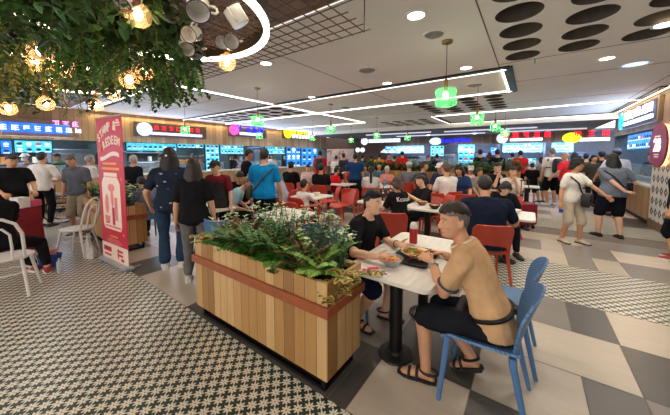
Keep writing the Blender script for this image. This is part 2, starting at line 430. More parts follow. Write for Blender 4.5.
    if top:
        kind, col = top[0], top[1]; tm = mat('cloth_%d_%d_%d' % tuple(col), col, .9, var=.10, scale=9, bump=.25, bscale=26, spec=.08)
        tb = MB(); loose = .016 if kind != 'tight' else .009
        hem = -.16 if not (sit) else -.13
        if kind == 'tunic': hem = -.25
        trunk(tb, hem, 1.0, loose*s, flare=.02 if kind != 'tight' else .0)
        fr_ = {'tee':.68,'polo':.66,'shirt':.72,'long':1,'tight':.6,'tunic':.7,'jacket':1}.get(kind, .68)
        for sd in (-1, 1):
            a, e, w = arm[sd]
            c, f, u = spine(.93); tb.cap(c+V((sd*.09*wid,0,0)), a, .06*s, .066*s, 12)
            if fr_ < 1: q = a+(e-a)*fr_; tb.cap(a, q, .068*s, .064*s, 12)
            else: tb.cap(a, e, .067*s, .055*s, 12); tb.cap(e, e+(w-e)*.93, .055*s, .04*s, 12)
        job(tb, cv, 2, {'polo':'polo_shirt','shirt':'shirt','long':'long_sleeved_shirt','jacket':'jacket','tunic':'tunic'}.get(kind, 't_shirt'), [tm], rt, None, (1+len(JOBS)) if D < 9 else None)
        if kind in ('polo','shirt'):
            cb = MB(); rings = []
            for t, inf in ((.965,.020),(1.01,.020),(1.05,.016),(1.05,.010),(1.0,.012)):
                rings.append([surf(t, 2*PI*j/20, inf*s) for j in range(20)])
            cb.loft(rings, cap=False); cb.build('collar', mat('cloth_%d_%d_%d' % tuple(top[2] if len(top) > 2 else col), top[2] if len(top) > 2 else col, .85, spec=.2), rt, True)
    if bottom:
        kind, col = bottom[0], bottom[1]; bmn = mat('cloth_%d_%d_%d' % tuple(col), col, .9, var=.14, scale=9, bump=.25, bscale=26, spec=.08)
        bb = MB(); trunk(bb, -.25, .14, .010*s, steps=6)
        for sd in (-1, 1):
            hp_, k, an = leg[sd]
            if kind == 'shorts':
                q = hp_+(k-hp_)*.93; bb.cap(hp_, q, .096*lw, .088*lw, 14)
            elif kind == 'long_shorts':
                bb.cap(hp_, k, .098*lw, .080*lw, 14); bb.cap(k, k+(an-k)*.12, .080*lw, .080*lw, 14)
            else:
                fl_ = .07 if kind == 'wide' else .055
                bb.cap(hp_, k, .096*lw, .07*lw, 14); bb.cap(k, k+(an-k)*.86, .068*lw, fl_*lw, 14)
        job(bb, cv, 2, 'shorts' if 'shorts' in kind else 'trousers', [bmn], rt, None, (1+len(JOBS)) if D < 9 else None)
    if shoes:
        for sd in (-1, 1):
            foot, base, fd2, fx, up2, an = shmesh[sd]; col = shoes[0]; mm = mat('shoe_%d_%d_%d' % tuple(col), col, .6)
            if shoes[1] == 'shoe':
                b_ = MB(); foot(b_, .007); b_.tube([an-V((0,0,.02*s)), an+V((0,0,.005))], [.042*s,.044*s], 12); b_.build('shoe', mm, rt, True)
                so = MB(); ring = [base+fd2*y*s+fx*x*s+up2*0 for x, y in ((.03,-.07),(.042,-.02),(.043,.04),(.052,.1),(.05,.15),(.028,.195),(-.028,.195),(-.05,.15),(-.052,.1),(-.043,.04),(-.042,-.02),(-.03,-.07))]
                so.loft([ring, [p+up2*.022*s for p in ring]]); so.build('sole', mat('shoe_sole_%d' % (shoes[2] if len(shoes) > 2 else 0), (225,222,215) if (len(shoes) > 2 and shoes[2]) else (34,34,36), .7), rt)
            else:                                                   # sandals with straps
                so = MB(); ring = [base+fd2*y*s+fx*x*s-up2*.012 for x, y in ((.03,-.075),(.044,-.02),(.043,.04),(.052,.1),(.05,.15),(.028,.2),(-.028,.2),(-.05,.15),(-.052,.1),(-.043,.04),(-.044,-.02),(-.03,-.075))]
                so.loft([ring, [p+up2*.026*s for p in ring]]); so.build('sandal_sole', mm, rt)
                st = MB()
                for y, hh, w_ in ((.115,.052,.046),(.06,.073,.041)):
                    c = base+fd2*y*s; st.tube([c+fx*(w_*s*math.cos(a))+up2*(hh*s*math.sin(a)) for a in [PI*i/10 for i in range(11)]], .011*s, 6)
                c = base+up2*.07*s; st.tube([c+fx*(.040*s*math.cos(a))+fd2*(-.02+.06*math.sin(a))*s for a in [2*PI*i/12 for i in range(13)]], .010*s, 6)
                st.build('sandal_strap', mm, rt, True)
    # face
    if eyes:
        ey = mat('eye_dark', (34,24,20), .25); wh = mat('eye_white', (226,220,212), .3)
        for sd in (-1, 1):
            e = MB(); e.ell(H(sd*.031,.0785,.006), (.0125*hs,.007*hs,.0056*hs), 10, 6, 0, HM); e.ell(H(sd*.031,.0835,.006), (.0055*hs,.004*hs,.0054*hs), 8, 6, 1, HM); e.build('eye', [wh, ey], rt, True)
            b_ = MB(); b_.tube([H(sd*.015,.086,.028), H(sd*.032,.083,.034), H(sd*.05,.072,.027)], [.003*hs,.0032*hs,.002*hs], 6); b_.build('eyebrow', mat('hair_%d_%d_%d' % tuple(hair[1]), hair[1], .6, var=.25, scale=30), rt, True)
        mo = MB(); mo.tube([H(-.022,.083,-.068), H(-.008,.0935,-.067), H(.008,.0935,-.067), H(.022,.083,-.068)], [.002*hs,.0055*hs,.0055*hs,.002*hs], 6); mo.build('mouth', mat('lips', (166,92,84), .5), rt, True)
    make_hair(P, hair, hs, rt, H, HM, s, spine)
    for ex in extras: ex(P, rt)
    return P
def make_hair(P, hair, hs, rt, H, HM, s, spine):
    kind, col = hair[0], hair[1]
    hm = mat('hair_%d_%d_%d' % tuple(col), col, .5, var=.3, scale=30, bump=.5, bscale=60, spec=.22)
    if kind == 'bald': return
    front, side, back = {'short':(.061,-.008,-.075),'buzz':(.06,.004,-.07),'crop':(.05,.03,-.02),'long':(.05,-.06,-.1),'bob':(.045,-.07,-.1),'bun':(.062,.0,-.06),'pony':(.06,.0,-.06),'cap':(.07,-.005,-.075),'receding':(.085,.0,-.07),'top':(.068,.062,.02),'fringe':(.03,-.02,-.08)}[kind]
    th = {'buzz':1.085,'cap':1.05,'crop':1.11,'top':1.16}.get(kind, 1.14)
    n = 48; rows = 9; jr = random.Random(int(P.root.location.x*1000) % 9973); jag = [jr.uniform(-1,1) for _ in range(n)]; g = []; inner = []
    def skull(az, el, k):                                          # az 0 = front
        d = V((math.sin(az)*math.cos(el), math.cos(az)*math.cos(el), math.sin(el)))
        return V((d.x*.0755*k, -.005+d.y*.094*k, .02+d.z*.1*k))
    rings = []
    for i in range(rows+1):
        ring = []
        for j in range(n):
            az = 2*PI*j/n; c = math.cos(az)
            lo = side+(front-side)*max(0, c)**.6 if c > 0 else side+(back-side)*(-c)
            if .05 < c < .55 and kind not in ('long','bob'): lo = max(lo, front-.012)
            if kind not in ('buzz','cap'): lo += jag[j]*(.010 if c > .3 else .007)
            e0 = math.asin(max(-.95, min(.95, (lo-.02)/.1))); el = e0+(PI/2-e0)*(i/rows)
            k = th+(.012*math.sin(9*az+5*el) + .012*noise.noise(V((az*3, el*4, hash(col) % 17))))*(kind not in ('buzz','cap'))+(.020*(j % 2)+.022*jag[j]*jag[j-1] if kind not in ('buzz','cap','receding') and 0 < i < rows-1 else 0)
            if kind not in ('top','cap'): k = 1.055+(k-1.055)*min(1, .25+1.15*i/rows)
            if i == 0: k = 1.0
            elif i == 1: el = e0+(el-e0)*.25
            if kind in ('short','crop','fringe','top') and c > .2: k += .035*math.sin(PI*min(1, i/rows*1.1))
            q = skull(az, el, k); ring.append(H(*q))
        rings.append(ring)
    mb = MB(); mb.loft(rings)
    if kind in ('long','bob'):
        L = hair[2] if len(hair) > 2 else (.30 if kind == 'long' else .13); rr = []
        for i in range(9):
            t = i/8; z = .03-(.03+L)*t; w = .086+.034*math.sin(PI*min(1, t*1.15)); y = -.056-.012*t; d = .060-.014*t
            if t > .95: w *= .75
            ring = []
            for j in range(36):
                a = 2*PI*j/36; x_ = w*math.cos(a); y_ = y+d*math.sin(a)+.055*(abs(math.cos(a))**2)*(1-t*.55)
                x_ *= 1+.05*math.sin(9*a+5*t); y_ -= .007*(j % 2)+.006*math.sin(5*a+9*t); p = H(x_, y_, z)
                if t > .35:                                      # falls straight down once past the nape
                    q = H(x_, y_, .03-(.03+L)*.35); drop = (p-H(x_, y_, .03-(.03+L)*.35)).length
                    p = V((q.x, q.y-.05*(t-.35), q.z-drop))
                ring.append(p)
            rr.append(ring)
        mb.loft(rr)
    if kind == 'bun': mb.ell(H(0,-.105,.045), .042*hs, 12, 8)
    if kind == 'pony':
        L = hair[2] if len(hair) > 2 else .3; a = H(0,-.1,.03); mb.ell(a, .024*hs, 10, 6)
        mb.tube([a, H(0,-.14,.01), H(0,-.145,0)-V((0,.01,.08)), H(0,-.135,0)-V((0,.01,L*.7)), H(0,-.13,0)-V((0,0,L))], [.02,.032,.036,.03,.008], 10)
    mb.build('hair', hm, rt, 80)
# accessories that are worn (children of the person) or carried (things of their own)
def cap_(col, brim=(0,), visor=True):
    def f(P, rt):
        H, hs = P.H, P.s; mb = MB(); prof = []; n = 20; rings = []
        for i in range(7):
            el = PI/2*i/6; rings.append([H(.088*math.cos(el)*math.sin(a), -.004+.108*math.cos(el)*math.cos(a), .045+.085*math.sin(el)) for a in [2*PI*j/n for j in range(n)]])
        mb.loft(rings)
        if visor:
            g = [[H(.078*u*(1-.25*v*v), .085+.085*v*math.sqrt(max(0, 1-u*u*.85))+.0, .048-.02*v-.012*u*u) for u in [q/4-1 for q in range(9)]] for v in (0,.33,.66,1)]
            mb.shell(g, .006)
        mb.build('cap', mat('cap_%d_%d_%d' % col, col, .8), rt, 50)
    return f
def bucket_hat(col):
    def f(P, rt):
        H = P.H; mb = MB(); n = 24; rings = []
        for r, z in ((.116,.035),(.12,.03),(.098,.06),(.093,.1),(.085,.128),(.04,.14),(.005,.142)):
            rings.append([H(r*.93*math.sin(a), -.004+r*1.1*math.cos(a), z+.012*math.cos(2*a)*(r > .12)) for a in [2*PI*j/n for j in range(n)]])
        mb.loft(rings); mb.build('sun_hat', mat('hat_%d_%d_%d' % col, col, .85), rt, 50)
    return f
def mask_(col=(226,232,238)):
    def f(P, rt):
        H = P.H; g = [[H(.07*math.sin(a), .1*math.cos(a)-.002+.012*math.sin(PI*v), -.022-.078*v) for a in [rad(-70+14*i) for i in range(11)]] for v in (0,.25,.5,.75,1)]
        mb = MB(); mb.shell(g, .004); mb.build('face_mask', mat('mask_%d' % col[0], col, .8), rt, True)
    return f
def apron_(col, bib=True):
    def f(P, rt):
        mb = MB(); m = mat('apron_%d_%d_%d' % col, col, .8); g = []
        for i in range(10):
            t = .78-1.0*i/9 if bib else .15-.4*i/9
            wd = rad(48 if t > .45 else 84); row = []
            for j in range(11):
                a = -wd+2*wd*j/10
                if t >= -.12: row.append(P.surf(t, a, .034*P.s))
                else: q = P.surf(-.12, a, .034*P.s); row.append(q+V((0, .0, (t+.12)*.5*P.s*1.6)))
            g.append(row)
        mb.shell(g, .008); mb.build('apron', m, rt, True)
        ws = MB(); ws.tube([P.surf(.2, 2*PI*j/24, .036*P.s) for j in range(25)], .012, 6); ws.build('apron_tie', m, rt, True)
    return f
def print_(txt, col, t=.72, size=.08, back=True):
    def f(P, rt):
        a = PI if back else 0; p = P.surf(t, a, .030*P.s); q = P.surf(t+.05, a, .030*P.s); u = (q-p).normalized(); x = V((-1 if back else 1, 0, 0)) ; x = V((-1,0,0)) if not back else V((1,0,0))
        nrm = x.cross(u); M = Matrix((x, u, nrm)).transposed()
        c = bpy.data.curves.new('print', 'FONT'); c.body = txt; c.size = size; c.align_x = 'CENTER'; c.align_y = 'CENTER'; c.extrude = .002; c.materials.append(mat('print_%d_%d_%d' % col, col, .7))
        o = bpy.data.objects.new('shirt_print', c); COL.objects.link(o); o.parent = rt; o.matrix_local = Matrix.Translation(p) @ M.to_4x4()
    return f
def patch_(cols, t=.68, back=False, w=.2, hgt=.12):
    def f(P, rt):                                                  # a small multicoloured print on the chest or back
        mb = MB(); mats = [mat('print_%d_%d_%d' % c, c, .7) for c in cols]; r2 = random.Random(5); a0 = PI if back else 0
        for i in range(14):
            a = a0+r2.uniform(-.5,.5)*w*4; tt = t+r2.uniform(-.5,.5)*hgt*2; d = .05; z = .02
            mb.k = i % len(cols); g = [[P.surf(tt+dz*.04, a+da*.16, .021*P.s) for da in (-.5,0,.5)] for dz in (-.5,0,.5)]; mb.shell(g, .003)
        mb.build('shirt_print', mats, rt)
    return f
def own(P, mb, name, mats, label, cat, smooth=40, group=None):
    o = mb.build(name, mats, None, smooth); o.location = P.root.location; o.rotation_euler = P.root.rotation_euler; return tag(o, label, cat, group)
def own_empty(P, name, label, cat, group=None): return empty(name, P.root.location, P.root.rotation_euler.z, label, cat, group)
def sling(P, col, label, cat='bag', over=-1, size=(.2,.07,.16), hipphi=75, t=.05, strapw=.014, name='sling_bag'):
    # strap over one shoulder, across the trunk, to a pouch at the other hip
    t0 = own_empty(P, name, label, cat); mb = MB(); pts = []; m = mat('bag_%d_%d_%d' % col, col, .6)
    for i in range(33):
        a = 2*PI*i/32; k = math.cos(a-rad(90)*over); tt = .46+ .5*max(-1, min(1, k)); tt = min(.985, max(t+.02, tt)); pts.append(P.surf(tt, a, .026*P.s))
    mb.tube(pts, strapw, 6); mb.build('strap', m, t0, True)
    c = P.surf(t, rad(hipphi), .026*P.s+size[1]/2); n = (c-P.surf(t, rad(hipphi), 0)); n.z = 0; n.normalize(); x = V((n.y, -n.x, 0))
    M = Matrix((x, n, ZZ)).transposed(); b = MB(); b.box(c, size, M=M, bev=.025); b.build('pouch', m, t0, 60)
    f = MB(); f.box(c+n*size[1]/2+V((0,0,size[2]*.18)), (size[0]*.92,.012,size[2]*.55), M=M, bev=.004); f.build('flap', m, t0, 60)
    return t0
def backpack(P, col, label, scale=1):
    t0 = own_empty(P, 'backpack', label, 'backpack'); m = mat('bag_%d_%d_%d' % col, col, .65); a = P.surf(.55, PI, .02); mb = MB()
    rings = []
    for z, w, d in ((-.24,.10,.04),(-.22,.14,.07),(-.05,.15,.085),(.12,.14,.075),(.2,.11,.05),(.22,.07,.02)):
        rings.append([V((w*scale*math.cos(q)*(abs(math.cos(q))+.0001)**-.3, a.y-.09*scale+d*scale*math.sin(q)*(abs(math.sin(q))+.0001)**-.3, a.z+z*scale)) for q in [2*PI*j/20 for j in range(20)]])
    mb.loft(rings); mb.build('pack_body', m, t0, 50)
    p = MB(); p.box(V((0, a.y-.185*scale, a.z-.1*scale)), (.2*scale,.05*scale,.17*scale), bev=.02); p.build('front_pocket', m, t0, 60)
    for sd in (-1, 1):
        s_ = MB(); s_.tube([P.surf(tt, ph, .028*P.s) for tt, ph in ((.8,PI+sd*.9*-1),(.93,PI-sd*1.0),(.985,PI/2*(-sd)*-1 if 0 else sd*1.2),(.9,sd*.75),(.7,sd*.8),(.5,sd*1.1),(.42,sd*1.9),(.42,sd*2.5))], .018, 6); s_.build('shoulder_strap', m, t0, True)
    return t0
# ---------------------------------------------------------------- the hall: floor, ceiling, walls
cream = stone_mat('cream_stone', (190,176,158), .16); grey = stone_mat('grey_stone', (132,124,116), .16); dark = stone_mat('dark_stone', (84,79,75), .14)
grout = mat('grout', (120,108,96), .8); mosaic = mosaic_mat()
fm = MB()
fm.k = 4; fm.quad((-13.6,-3,-.004), (4.2,-3,-.004), (4.2,21,-.004), (-13.6,21,-.004))
fm.k = 3; fm.quad((-11.0,-3,0), (4.2,-3,0), (4.2,1.388,0), (-11.0,1.388,0)); fm.quad((-.62,3.932,0), (2.35,3.932,0), (2.35,5.248,0), (-.62,5.248,0)); fm.quad((-.4,7.81,0), (2.35,7.81,0), (2.35,8.92,0), (-.4,8.92,0))
fixed = {0:[(-.913,1),(-.276,0),(.70,2),(1.6,0)], 1:[(-1.55,2),(-.913,1),(-.276,2),(.378,0),(.70,2),(1.3,1)], 2:[(-1.2,1),(-.58,2),(.70,0),(1.34,2)], 3:[(-1.5,0),(-.62,2),(-.2,0),(.385,1),(.705,2),(1.9,0),(3,1)]}
r1 = random.Random(3); y = 1.39; i = 0; g = .0035
rows = [1.39,2.03,2.64,3.285,3.93]+[5.25+.64*k for k in range(4)]+[7.81,8.92]+[8.92+.64*k for k in range(1, 19)]
for i, (ya, yb) in enumerate(zip(rows, rows[1:])):
    if i == 4: xs_lim = -.62
    elif i == 8 or i == 9: xs_lim = -.4
    else: xs_lim = 4.2
    if yb-ya > .9: subs = [(ya, (ya+yb)/2), ((ya+yb)/2, yb)]
    else: subs = [(ya, yb)]
    for (a, b) in subs:
        x = -11.3+r1.choice((0,.32,.64)); edges = []
        fx = fixed.get(i)
        stop = fx[0][0] if fx else xs_lim
        while x < xs_lim:
            w = r1.choice((.64,.64,.96,1.28,.32)); x1 = min(x+w, xs_lim); k = r1.choice((0,0,1,1,2))
            if x < stop: edges.append((x, min(x1, stop), k))
            x = x1
            if x >= stop: break
        if fx:
            lst = [(-.0, 0)][:0]+fx
            edges = [e for e in edges if e[0] < stop]
            prev = stop; kinds = [2 if i == 0 else 1]
            for (xe, _), nx_ in zip(fx, fx[1:]+[(4.2, 1)]):
                k = {0:{-.913:0,-.276:2,.70:0,1.6:1}, 1:{-1.55:1,-.913:2,-.276:0,.378:2,.70:1,1.3:0}, 2:{-1.2:1,-.58:0,.70:2,1.34:0}, 3:{-1.5:1,-.62:0,-.2:1,.385:2,.705:0,1.9:1,3:0}}[i][xe]
                edges.append((xe, nx_[0], k))
            if i == 0: edges = [(e[0], e[1], (2 if e[0] > -3.2 and e[0] < -1 else e[2])) for e in edges]
        for x0, x1, k in edges:
            fm.k = k; fm.quad((x0+g,a+g,0), (x1-g,a+g,0), (x1-g,b-g,0), (x0+g,b-g,0))
tag(fm.build('floor', [cream, grey, dark, mosaic, grout], fix=False), kind='structure')
# ceiling
CZ = 3.06
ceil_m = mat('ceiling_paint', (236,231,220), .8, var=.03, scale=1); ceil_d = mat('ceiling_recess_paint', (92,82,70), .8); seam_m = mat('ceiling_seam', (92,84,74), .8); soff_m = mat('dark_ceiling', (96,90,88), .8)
wood_c = plank_mat('ceiling_timber', [(120,94,66),(132,104,74),(112,86,60)], 0, .22)
HP = [(-.45,1.95,2.16,5.04,4,6), (-2.85,-.5,7.45,9.75,4,5), (-10.7,-6.1,5.6,7.1,8,3), (-5.5,-3.3,10.8,12.9,4,4)]
cm = MB(); xs = sorted({-11.4,2.35}|{h[0] for h in HP}|{h[1] for h in HP}); ys = sorted({2.16,13.0}|{h[2] for h in HP}|{h[3] for h in HP})
for xa, xb in zip(xs, xs[1:]):
    for ya, yb in zip(ys, ys[1:]):
        mx, my = (xa+xb)/2, (ya+yb)/2
        if any(h[0] < mx < h[1] and h[2] < my < h[3] for h in HP): continue
        cm.quad((xa,ya,CZ), (xa,yb,CZ), (xb,yb,CZ), (xb,ya,CZ))
cm.k = 3; cm.quad((-11.4,-3,CZ+.01), (-11.4,2.16,CZ+.01), (2.35,2.16,CZ+.01), (2.35,-3,CZ+.01))
cm.k = 0; cm.quad((-11.4,2.15,CZ), (2.35,2.15,CZ), (2.35,2.15,CZ+.02), (-11.4,2.15,CZ+.02))
for x0, x1, y0, y1, nx, ny in HP:                                   # panels pierced by round openings
    dx, dy = (x1-x0)/nx, (y1-y0)/ny
    for a in range(nx):
        for b in range(ny):
            cx, cy = x0+dx*(a+.5), y0+dy*(b+.5); r = .205 if dx > .55 else .2; r = min(r, dy*.44); n = 32; inn = []; out = []; tp = []
            for j in range(n):
                q = 2*PI*j/n; c, s_ = math.cos(q), math.sin(q); t = min(dx/2/abs(c) if abs(c) > 1e-6 else 9, dy/2/abs(s_) if abs(s_) > 1e-6 else 9)
                inn.append((cx+r*c, cy+r*s_, CZ)); out.append((cx+t*c, cy+t*s_, CZ)); tp.append((cx+r*c, cy+r*s_, CZ+.16))
            for qx, qy in ((1,1),(-1,1),(-1,-1),(1,-1)): pass
            o = len(cm.v); cm.k = 0; cm.add(inn+out, [(j, (j+1) % n, n+(j+1) % n, n+j) for j in range(n)])
            for qx, qy in ((1,1),(-1,1),(-1,-1),(1,-1)):             # the cell's corners
                ang_ = math.atan2(qy*dy, qx*dx) % (2*PI); j = int(ang_/(2*PI)*n) % n
                cm.add([out[j], out[(j+1) % n], (cx+qx*dx/2, cy+qy*dy/2, CZ)], [(0,1,2)])
            cm.k = 1; cm.add(inn+tp, [(j, (j+1) % n, n+(j+1) % n, n+j) for j in range(n)]+[tuple(range(n, 2*n))])
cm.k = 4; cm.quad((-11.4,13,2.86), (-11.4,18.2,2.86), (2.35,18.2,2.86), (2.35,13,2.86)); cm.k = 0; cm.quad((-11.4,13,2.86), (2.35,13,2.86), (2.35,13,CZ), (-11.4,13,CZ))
cm.k = 2
for x, ya, yb in ((-2.95,2.2,5.3),(-.46,2.2,5.3),(.0,5.06,5.3),(-3.0,5.45,7.2),(-8.5,2.7,5.3),(1.95,2.2,10)): cm.box((x,(ya+yb)/2,CZ-.001), (.012,yb-ya,.004))
for y, xa, xb in ((2.2,-11,2.3),(5.05,-.45,2.3),(3.5,.0,.0),(6.4,-.3,2.3),(8.9,-5.8,2.3),(4.0,-11,-6)): 
    if xb > xa: cm.box(((xa+xb)/2,y,CZ-.001), (xb-xa,.012,.004))
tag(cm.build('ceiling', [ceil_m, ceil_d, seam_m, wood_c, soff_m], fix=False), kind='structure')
# black channels with a white light strip
blk = mat('black_metal', (22,21,20), .45, metal=.3); led = mat('led_white', (255,248,236), .5, var=0, emit=3); warm_led = mat('led_warm', (255,214,150), .5, var=0, emit=4)
def led_line(label, pts, w=.11, off=.03, m=led, group='light channels in the ceiling', side=1):
    t = empty('linear_light', (pts[0][0], pts[0][1], CZ), 0, label, 'light', group); a = MB(); b = MB(); o = V((pts[0][0], pts[0][1], CZ))
    for p, q in zip(pts, pts[1:]):
        p = V((p[0], p[1], 0)); q = V((q[0], q[1], 0)); d = (q-p); L = d.length; d /= L; n = V((-d.y, d.x, 0))*side; rz = math.atan2(d.y, d.x); c = (p+q)/2+V((0,0,CZ))-o
        a.box(c+n*.05+V((0,0,-.012)), (L+.16,.13,.024), rz); b.box(c-n*.03+V((0,0,-.014)), (L+.05,.032,.03), rz)
    a.build('channel', blk, t); b.build('diffuser', m, t)
LL = [('long light channel crossing the ceiling from left stalls to bend by big pierced panel', [(-11.3,5.42),(-.4,5.3),(-.4,7.2),(-11.3,7.36)], -1),
      ('light channel running away from the greenery along left part of ceiling', [(-5.9,2.6),(-5.9,10.45)], 1), ('light channel across ceiling nearest the left stall sign', [(-11.0,2.55),(-5.95,2.55)], 1),
      ('far left light channel ending at the corner above the yellow sign', [(-11.3,10.5),(-5.9,10.5)], 1), ('right rear light channel bending round far ceiling box', [(-2.95,13.0),(-2.95,10.3),(2.2,10.2)], 1)]
for lb, pts, sd in LL: led_line(lb, pts, side=sd)
led_line('warm light channel along top of right stall fascia', [(2.22,8.6),(2.22,13)], side=1, m=mat('led_warm2', (255,240,205), .5, var=0, emit=4))
led_line('rear light channel parallel to far soffit', [(-2.9,12.9),(2.2,12.9)], side=-1)
for i, (xa, xb, yy) in enumerate(((-8,-4.2,14.4),(-3.6,.2,14.6),(-7,-2,16.6),(-1.2,2.0,16.4))):
    t = MB(); t.cyl((xa,yy,2.828), .03, xb-xa, 10, ax=(1,0,0)); o = t.build('tube_light', mat('tube_white', (226,224,240), .5, var=0, emit=.7), smooth=True)
    tag(o, ['left front','right front','left rear','right rear'][i]+' pale tube running below the dark far ceiling', 'light', 'tubes under the far ceiling')
# round ceiling fittings
trim_w = mat('white_trim', (232,228,220), .5); lampw = mat('lamp_glow', (255,240,210), .5, var=0, emit=14)
dl_xy = [(416,15,'downlight at top centre of photo, largest in view'),(387,83,'downlight just before long channel, left of tall pendant'),(466,67.5,'downlight just before long channel, right of tall pendant'),(266,63,'downlight right of the greenery light ring'),(312,97,'downlight by crossing of two channels'),(607,58,'downlight left of bright oval fitting at right'),(635,64,'large oval grille light near the right stall'),(665,24,'downlight at right edge by pierced panel')]
dl0 = None
for i, (px, py, lb) in enumerate(dl_xy):
    c = at(px, py, CZ); R = .11 if i != 6 else .19
    t = empty('downlight', c, 0, lb, 'light', 'round downlights'); a = MB(); a.lathe((0,0,0), [(R*.72,-.002),(R*.78,-.012),(R,-.012),(R,0)], 28); a.build('trim_ring', trim_w, t, True)
    b = MB(); b.lathe((0,0,0), [(.001,.0),(R*.5,-.003),(R*.74,-.006)], 28)
    b.build('lens', lampw if i != 6 else mat('grille_glow', (190,220,230), .4, var=.3, scale=40, emit=1.2), t, True)
for i, (px, py, R, lb) in enumerate(((434,34,.13,'round white ceiling speaker above the tall pendant'),(474,85,.16,'round grille by the second pendant rose'),(345,107,.14,'far round speaker between light channels'),(367,70,.17,'round slatted air diffuser in the ceiling centre'))):
    c = at(px, py, CZ); t = empty('ceiling_speaker' if i < 3 else 'air_diffuser', c, 0, lb, 'speaker' if i < 3 else 'vent')
    a = MB(); a.lathe((0,0,0), [(R*.8,-.004),(R*.85,-.014),(R,-.010),(R*1.02,0)], 28); a.build('trim_ring', trim_w, t, True)
    b = MB(); b.lathe((0,0,0), [(.001,-.006)]+[(R*q, -.006-.012*(k % 2)) for k, q in enumerate((.2,.3,.4,.5,.6,.7,.8))], 28); b.build('grille', mat('grille_grey', (150,144,136), .6), t, True)
# green glass pendants
brass = mat('brass', (150,118,66), .35, metal=.8); gl = mat('green_glass', (92,204,124), .06, var=.08, scale=5, alpha=.55, emit=.16); bulb_m = mat('pendant_bulb', (255,250,205), .4, var=0, emit=12)
def make_pendant():
    t = empty('pendant_lamp', (0,0,CZ), 0, 'x', 'lamp', 'green glass pendants')
    a = MB(); a.lathe((0,0,0), [(.001,-.03),(.06,-.028),(.065,-.015),(.065,0)], 20); a.build('ceiling_rose', brass, t, True)
    a = MB(); a.cyl((0,0,-.5), .004, .48, 6); a.build('cord', blk, t)
    a = MB(); a.lathe((0,0,0), [(.012,-.46),(.02,-.47),(.024,-.60),(.03,-.61)], 14, cap=True); a.build('stem', brass, t, True)
    prof = [(.03,-.572),(.085,-.578),(.118,-.592),(.13,-.61),(.125,-.64),(.118,-.67),(.122,-.70),(.131,-.735),(.128,-.775),(.104,-.80),(.07,-.806)]
    a = MB(); a.lathe((0,0,0), prof, 32); a.build('glass_shade', gl, t, True)
    a = MB(); a.ell((0,0,-.655), (.034,.034,.04), 14, 10); a.build('bulb', bulb_m, t, True)
    return t
pend_xy = []; pend = make_pendant(); used = [False]
for px, D, lb in ((442.5,3.49,'large near green pendant left of the blue chair side, hanging tallest in view'),(474.5,5.55,'second green pendant of right row'),(493,7.2,'third green pendant of right row'),(503,8.9,'last green pendant of right row, over a white round sign'),(259,5.87,'big green pendant above blue-shirted man'),(331,7.7,'green pendant over mural end of left stalls'),(376.5,10.4,'green pendant over the white lettered sign'),(407,11.6,'green pendant left of the blue oval sign'),(351,13.5,'smallest green pendant before the mural wall'),(187,8.0,'green pendant covering red lettered sign at left'),(312.5,11.5,'green pendant beside the yellow sign'),(260,10.2,'green pendant covering end of the blue lettered sign')):
    p = dep(px, D); place(pend, used, (p.x, p.y, CZ), rnd.random(), lb); pend_xy.append((p.x, p.y))
def rrect_(w, h, z): return [V((x*w, y*h, z)) for x, y in ((.5,.42),(.42,.5),(-.42,.5),(-.5,.42),(-.5,-.42),(-.42,-.5),(.42,-.5),(.5,-.42))]
# ---------------------------------------------------------------- left stall front (x = -11.4)
wood_l = plank_mat('stall_timber', [(176,146,108),(190,160,120),(160,130,96),(182,152,112)], 1, .16); wood_d = plank_mat('dark_timber', [(92,72,56),(104,82,64),(80,62,48)], 0, .14)
wood_r = plank_mat('grey_timber', [(128,108,90),(140,120,100),(116,98,82)], 1, .15)
XL = -11.4; w = MB(); w.span((XL-.35,-3,2.1), (XL,15.0,CZ)); tag(w.build('wall_left', [wood_l]), kind='structure')
def slabs(name, m_, *sp):
    for p, q in sp: w = MB(); w.span(p, q); tag(w.build(name, m_), kind='structure')
slabs('wall_left_rear', mat('stall_green_grey', (70,86,88), .6), ((XL-3.3,-3,0), (XL-3.2,15.1,CZ)), ((XL-3.2,14.9,0), (XL,15.0,2.1)), ((XL-3.2,3.2,0), (XL-.4,3.3,2.1)), ((XL-3.2,7.7,0), (XL-.4,7.8,2.1)), ((XL-3.2,11.2,0), (XL-.4,11.3,2.1)), ((XL-3.2,-3,2.6), (XL-.36,15,2.7)))
cwood = plank_mat('counter_timber', [(186,150,108),(196,160,118),(176,140,100)], 1, .3); white_s = mat('white_stone', (222,216,206), .3); steel = mat('steel', (176,178,182), .3, metal=.7)
for i, (ya, yb, lb) in enumerate(((-1.0,3.1,'long timber stall counter below the blue and white letters, far left'),(3.4,7.6,'timber stall counter under the red lettered sign'),(7.9,11.1,'timber stall counter under the blue lettered sign'),(11.4,14.8,'timber stall counter under the yellow sign'))):
    t = empty('stall_counter', (XL-.1,(ya+yb)/2,0), 0, lb, 'counter'); L = yb-ya
    a = MB(); a.box((0,0,.5), (.5,L,.84)); a.build('counter_body', cwood, t); a = MB(); a.box((.01,0,.95), (.62,L+.02,.06), bev=.01); a.build('worktop', white_s, t); a = MB(); a.box((0,0,.05), (.44,L,.1)); a.build('plinth', blk, t)
    a = MB(); a.box((-.12,0,1.32), (.02,L*.9,.04)); a.box((-.12,0,1.0), (.02,L*.9,.04))
    for k in range(4): a.box((-.12,-L*.44+k*L*.293,1.16), (.02,.02,.36))
    a.build('display_frame', steel, t); a = MB(); a.box((-.12,0,1.16), (.008,L*.88,.30)); a.build('glass_screen', mat('counter_glass', (200,226,232), .05, alpha=.25), t)
glyph_r = random.Random(11)
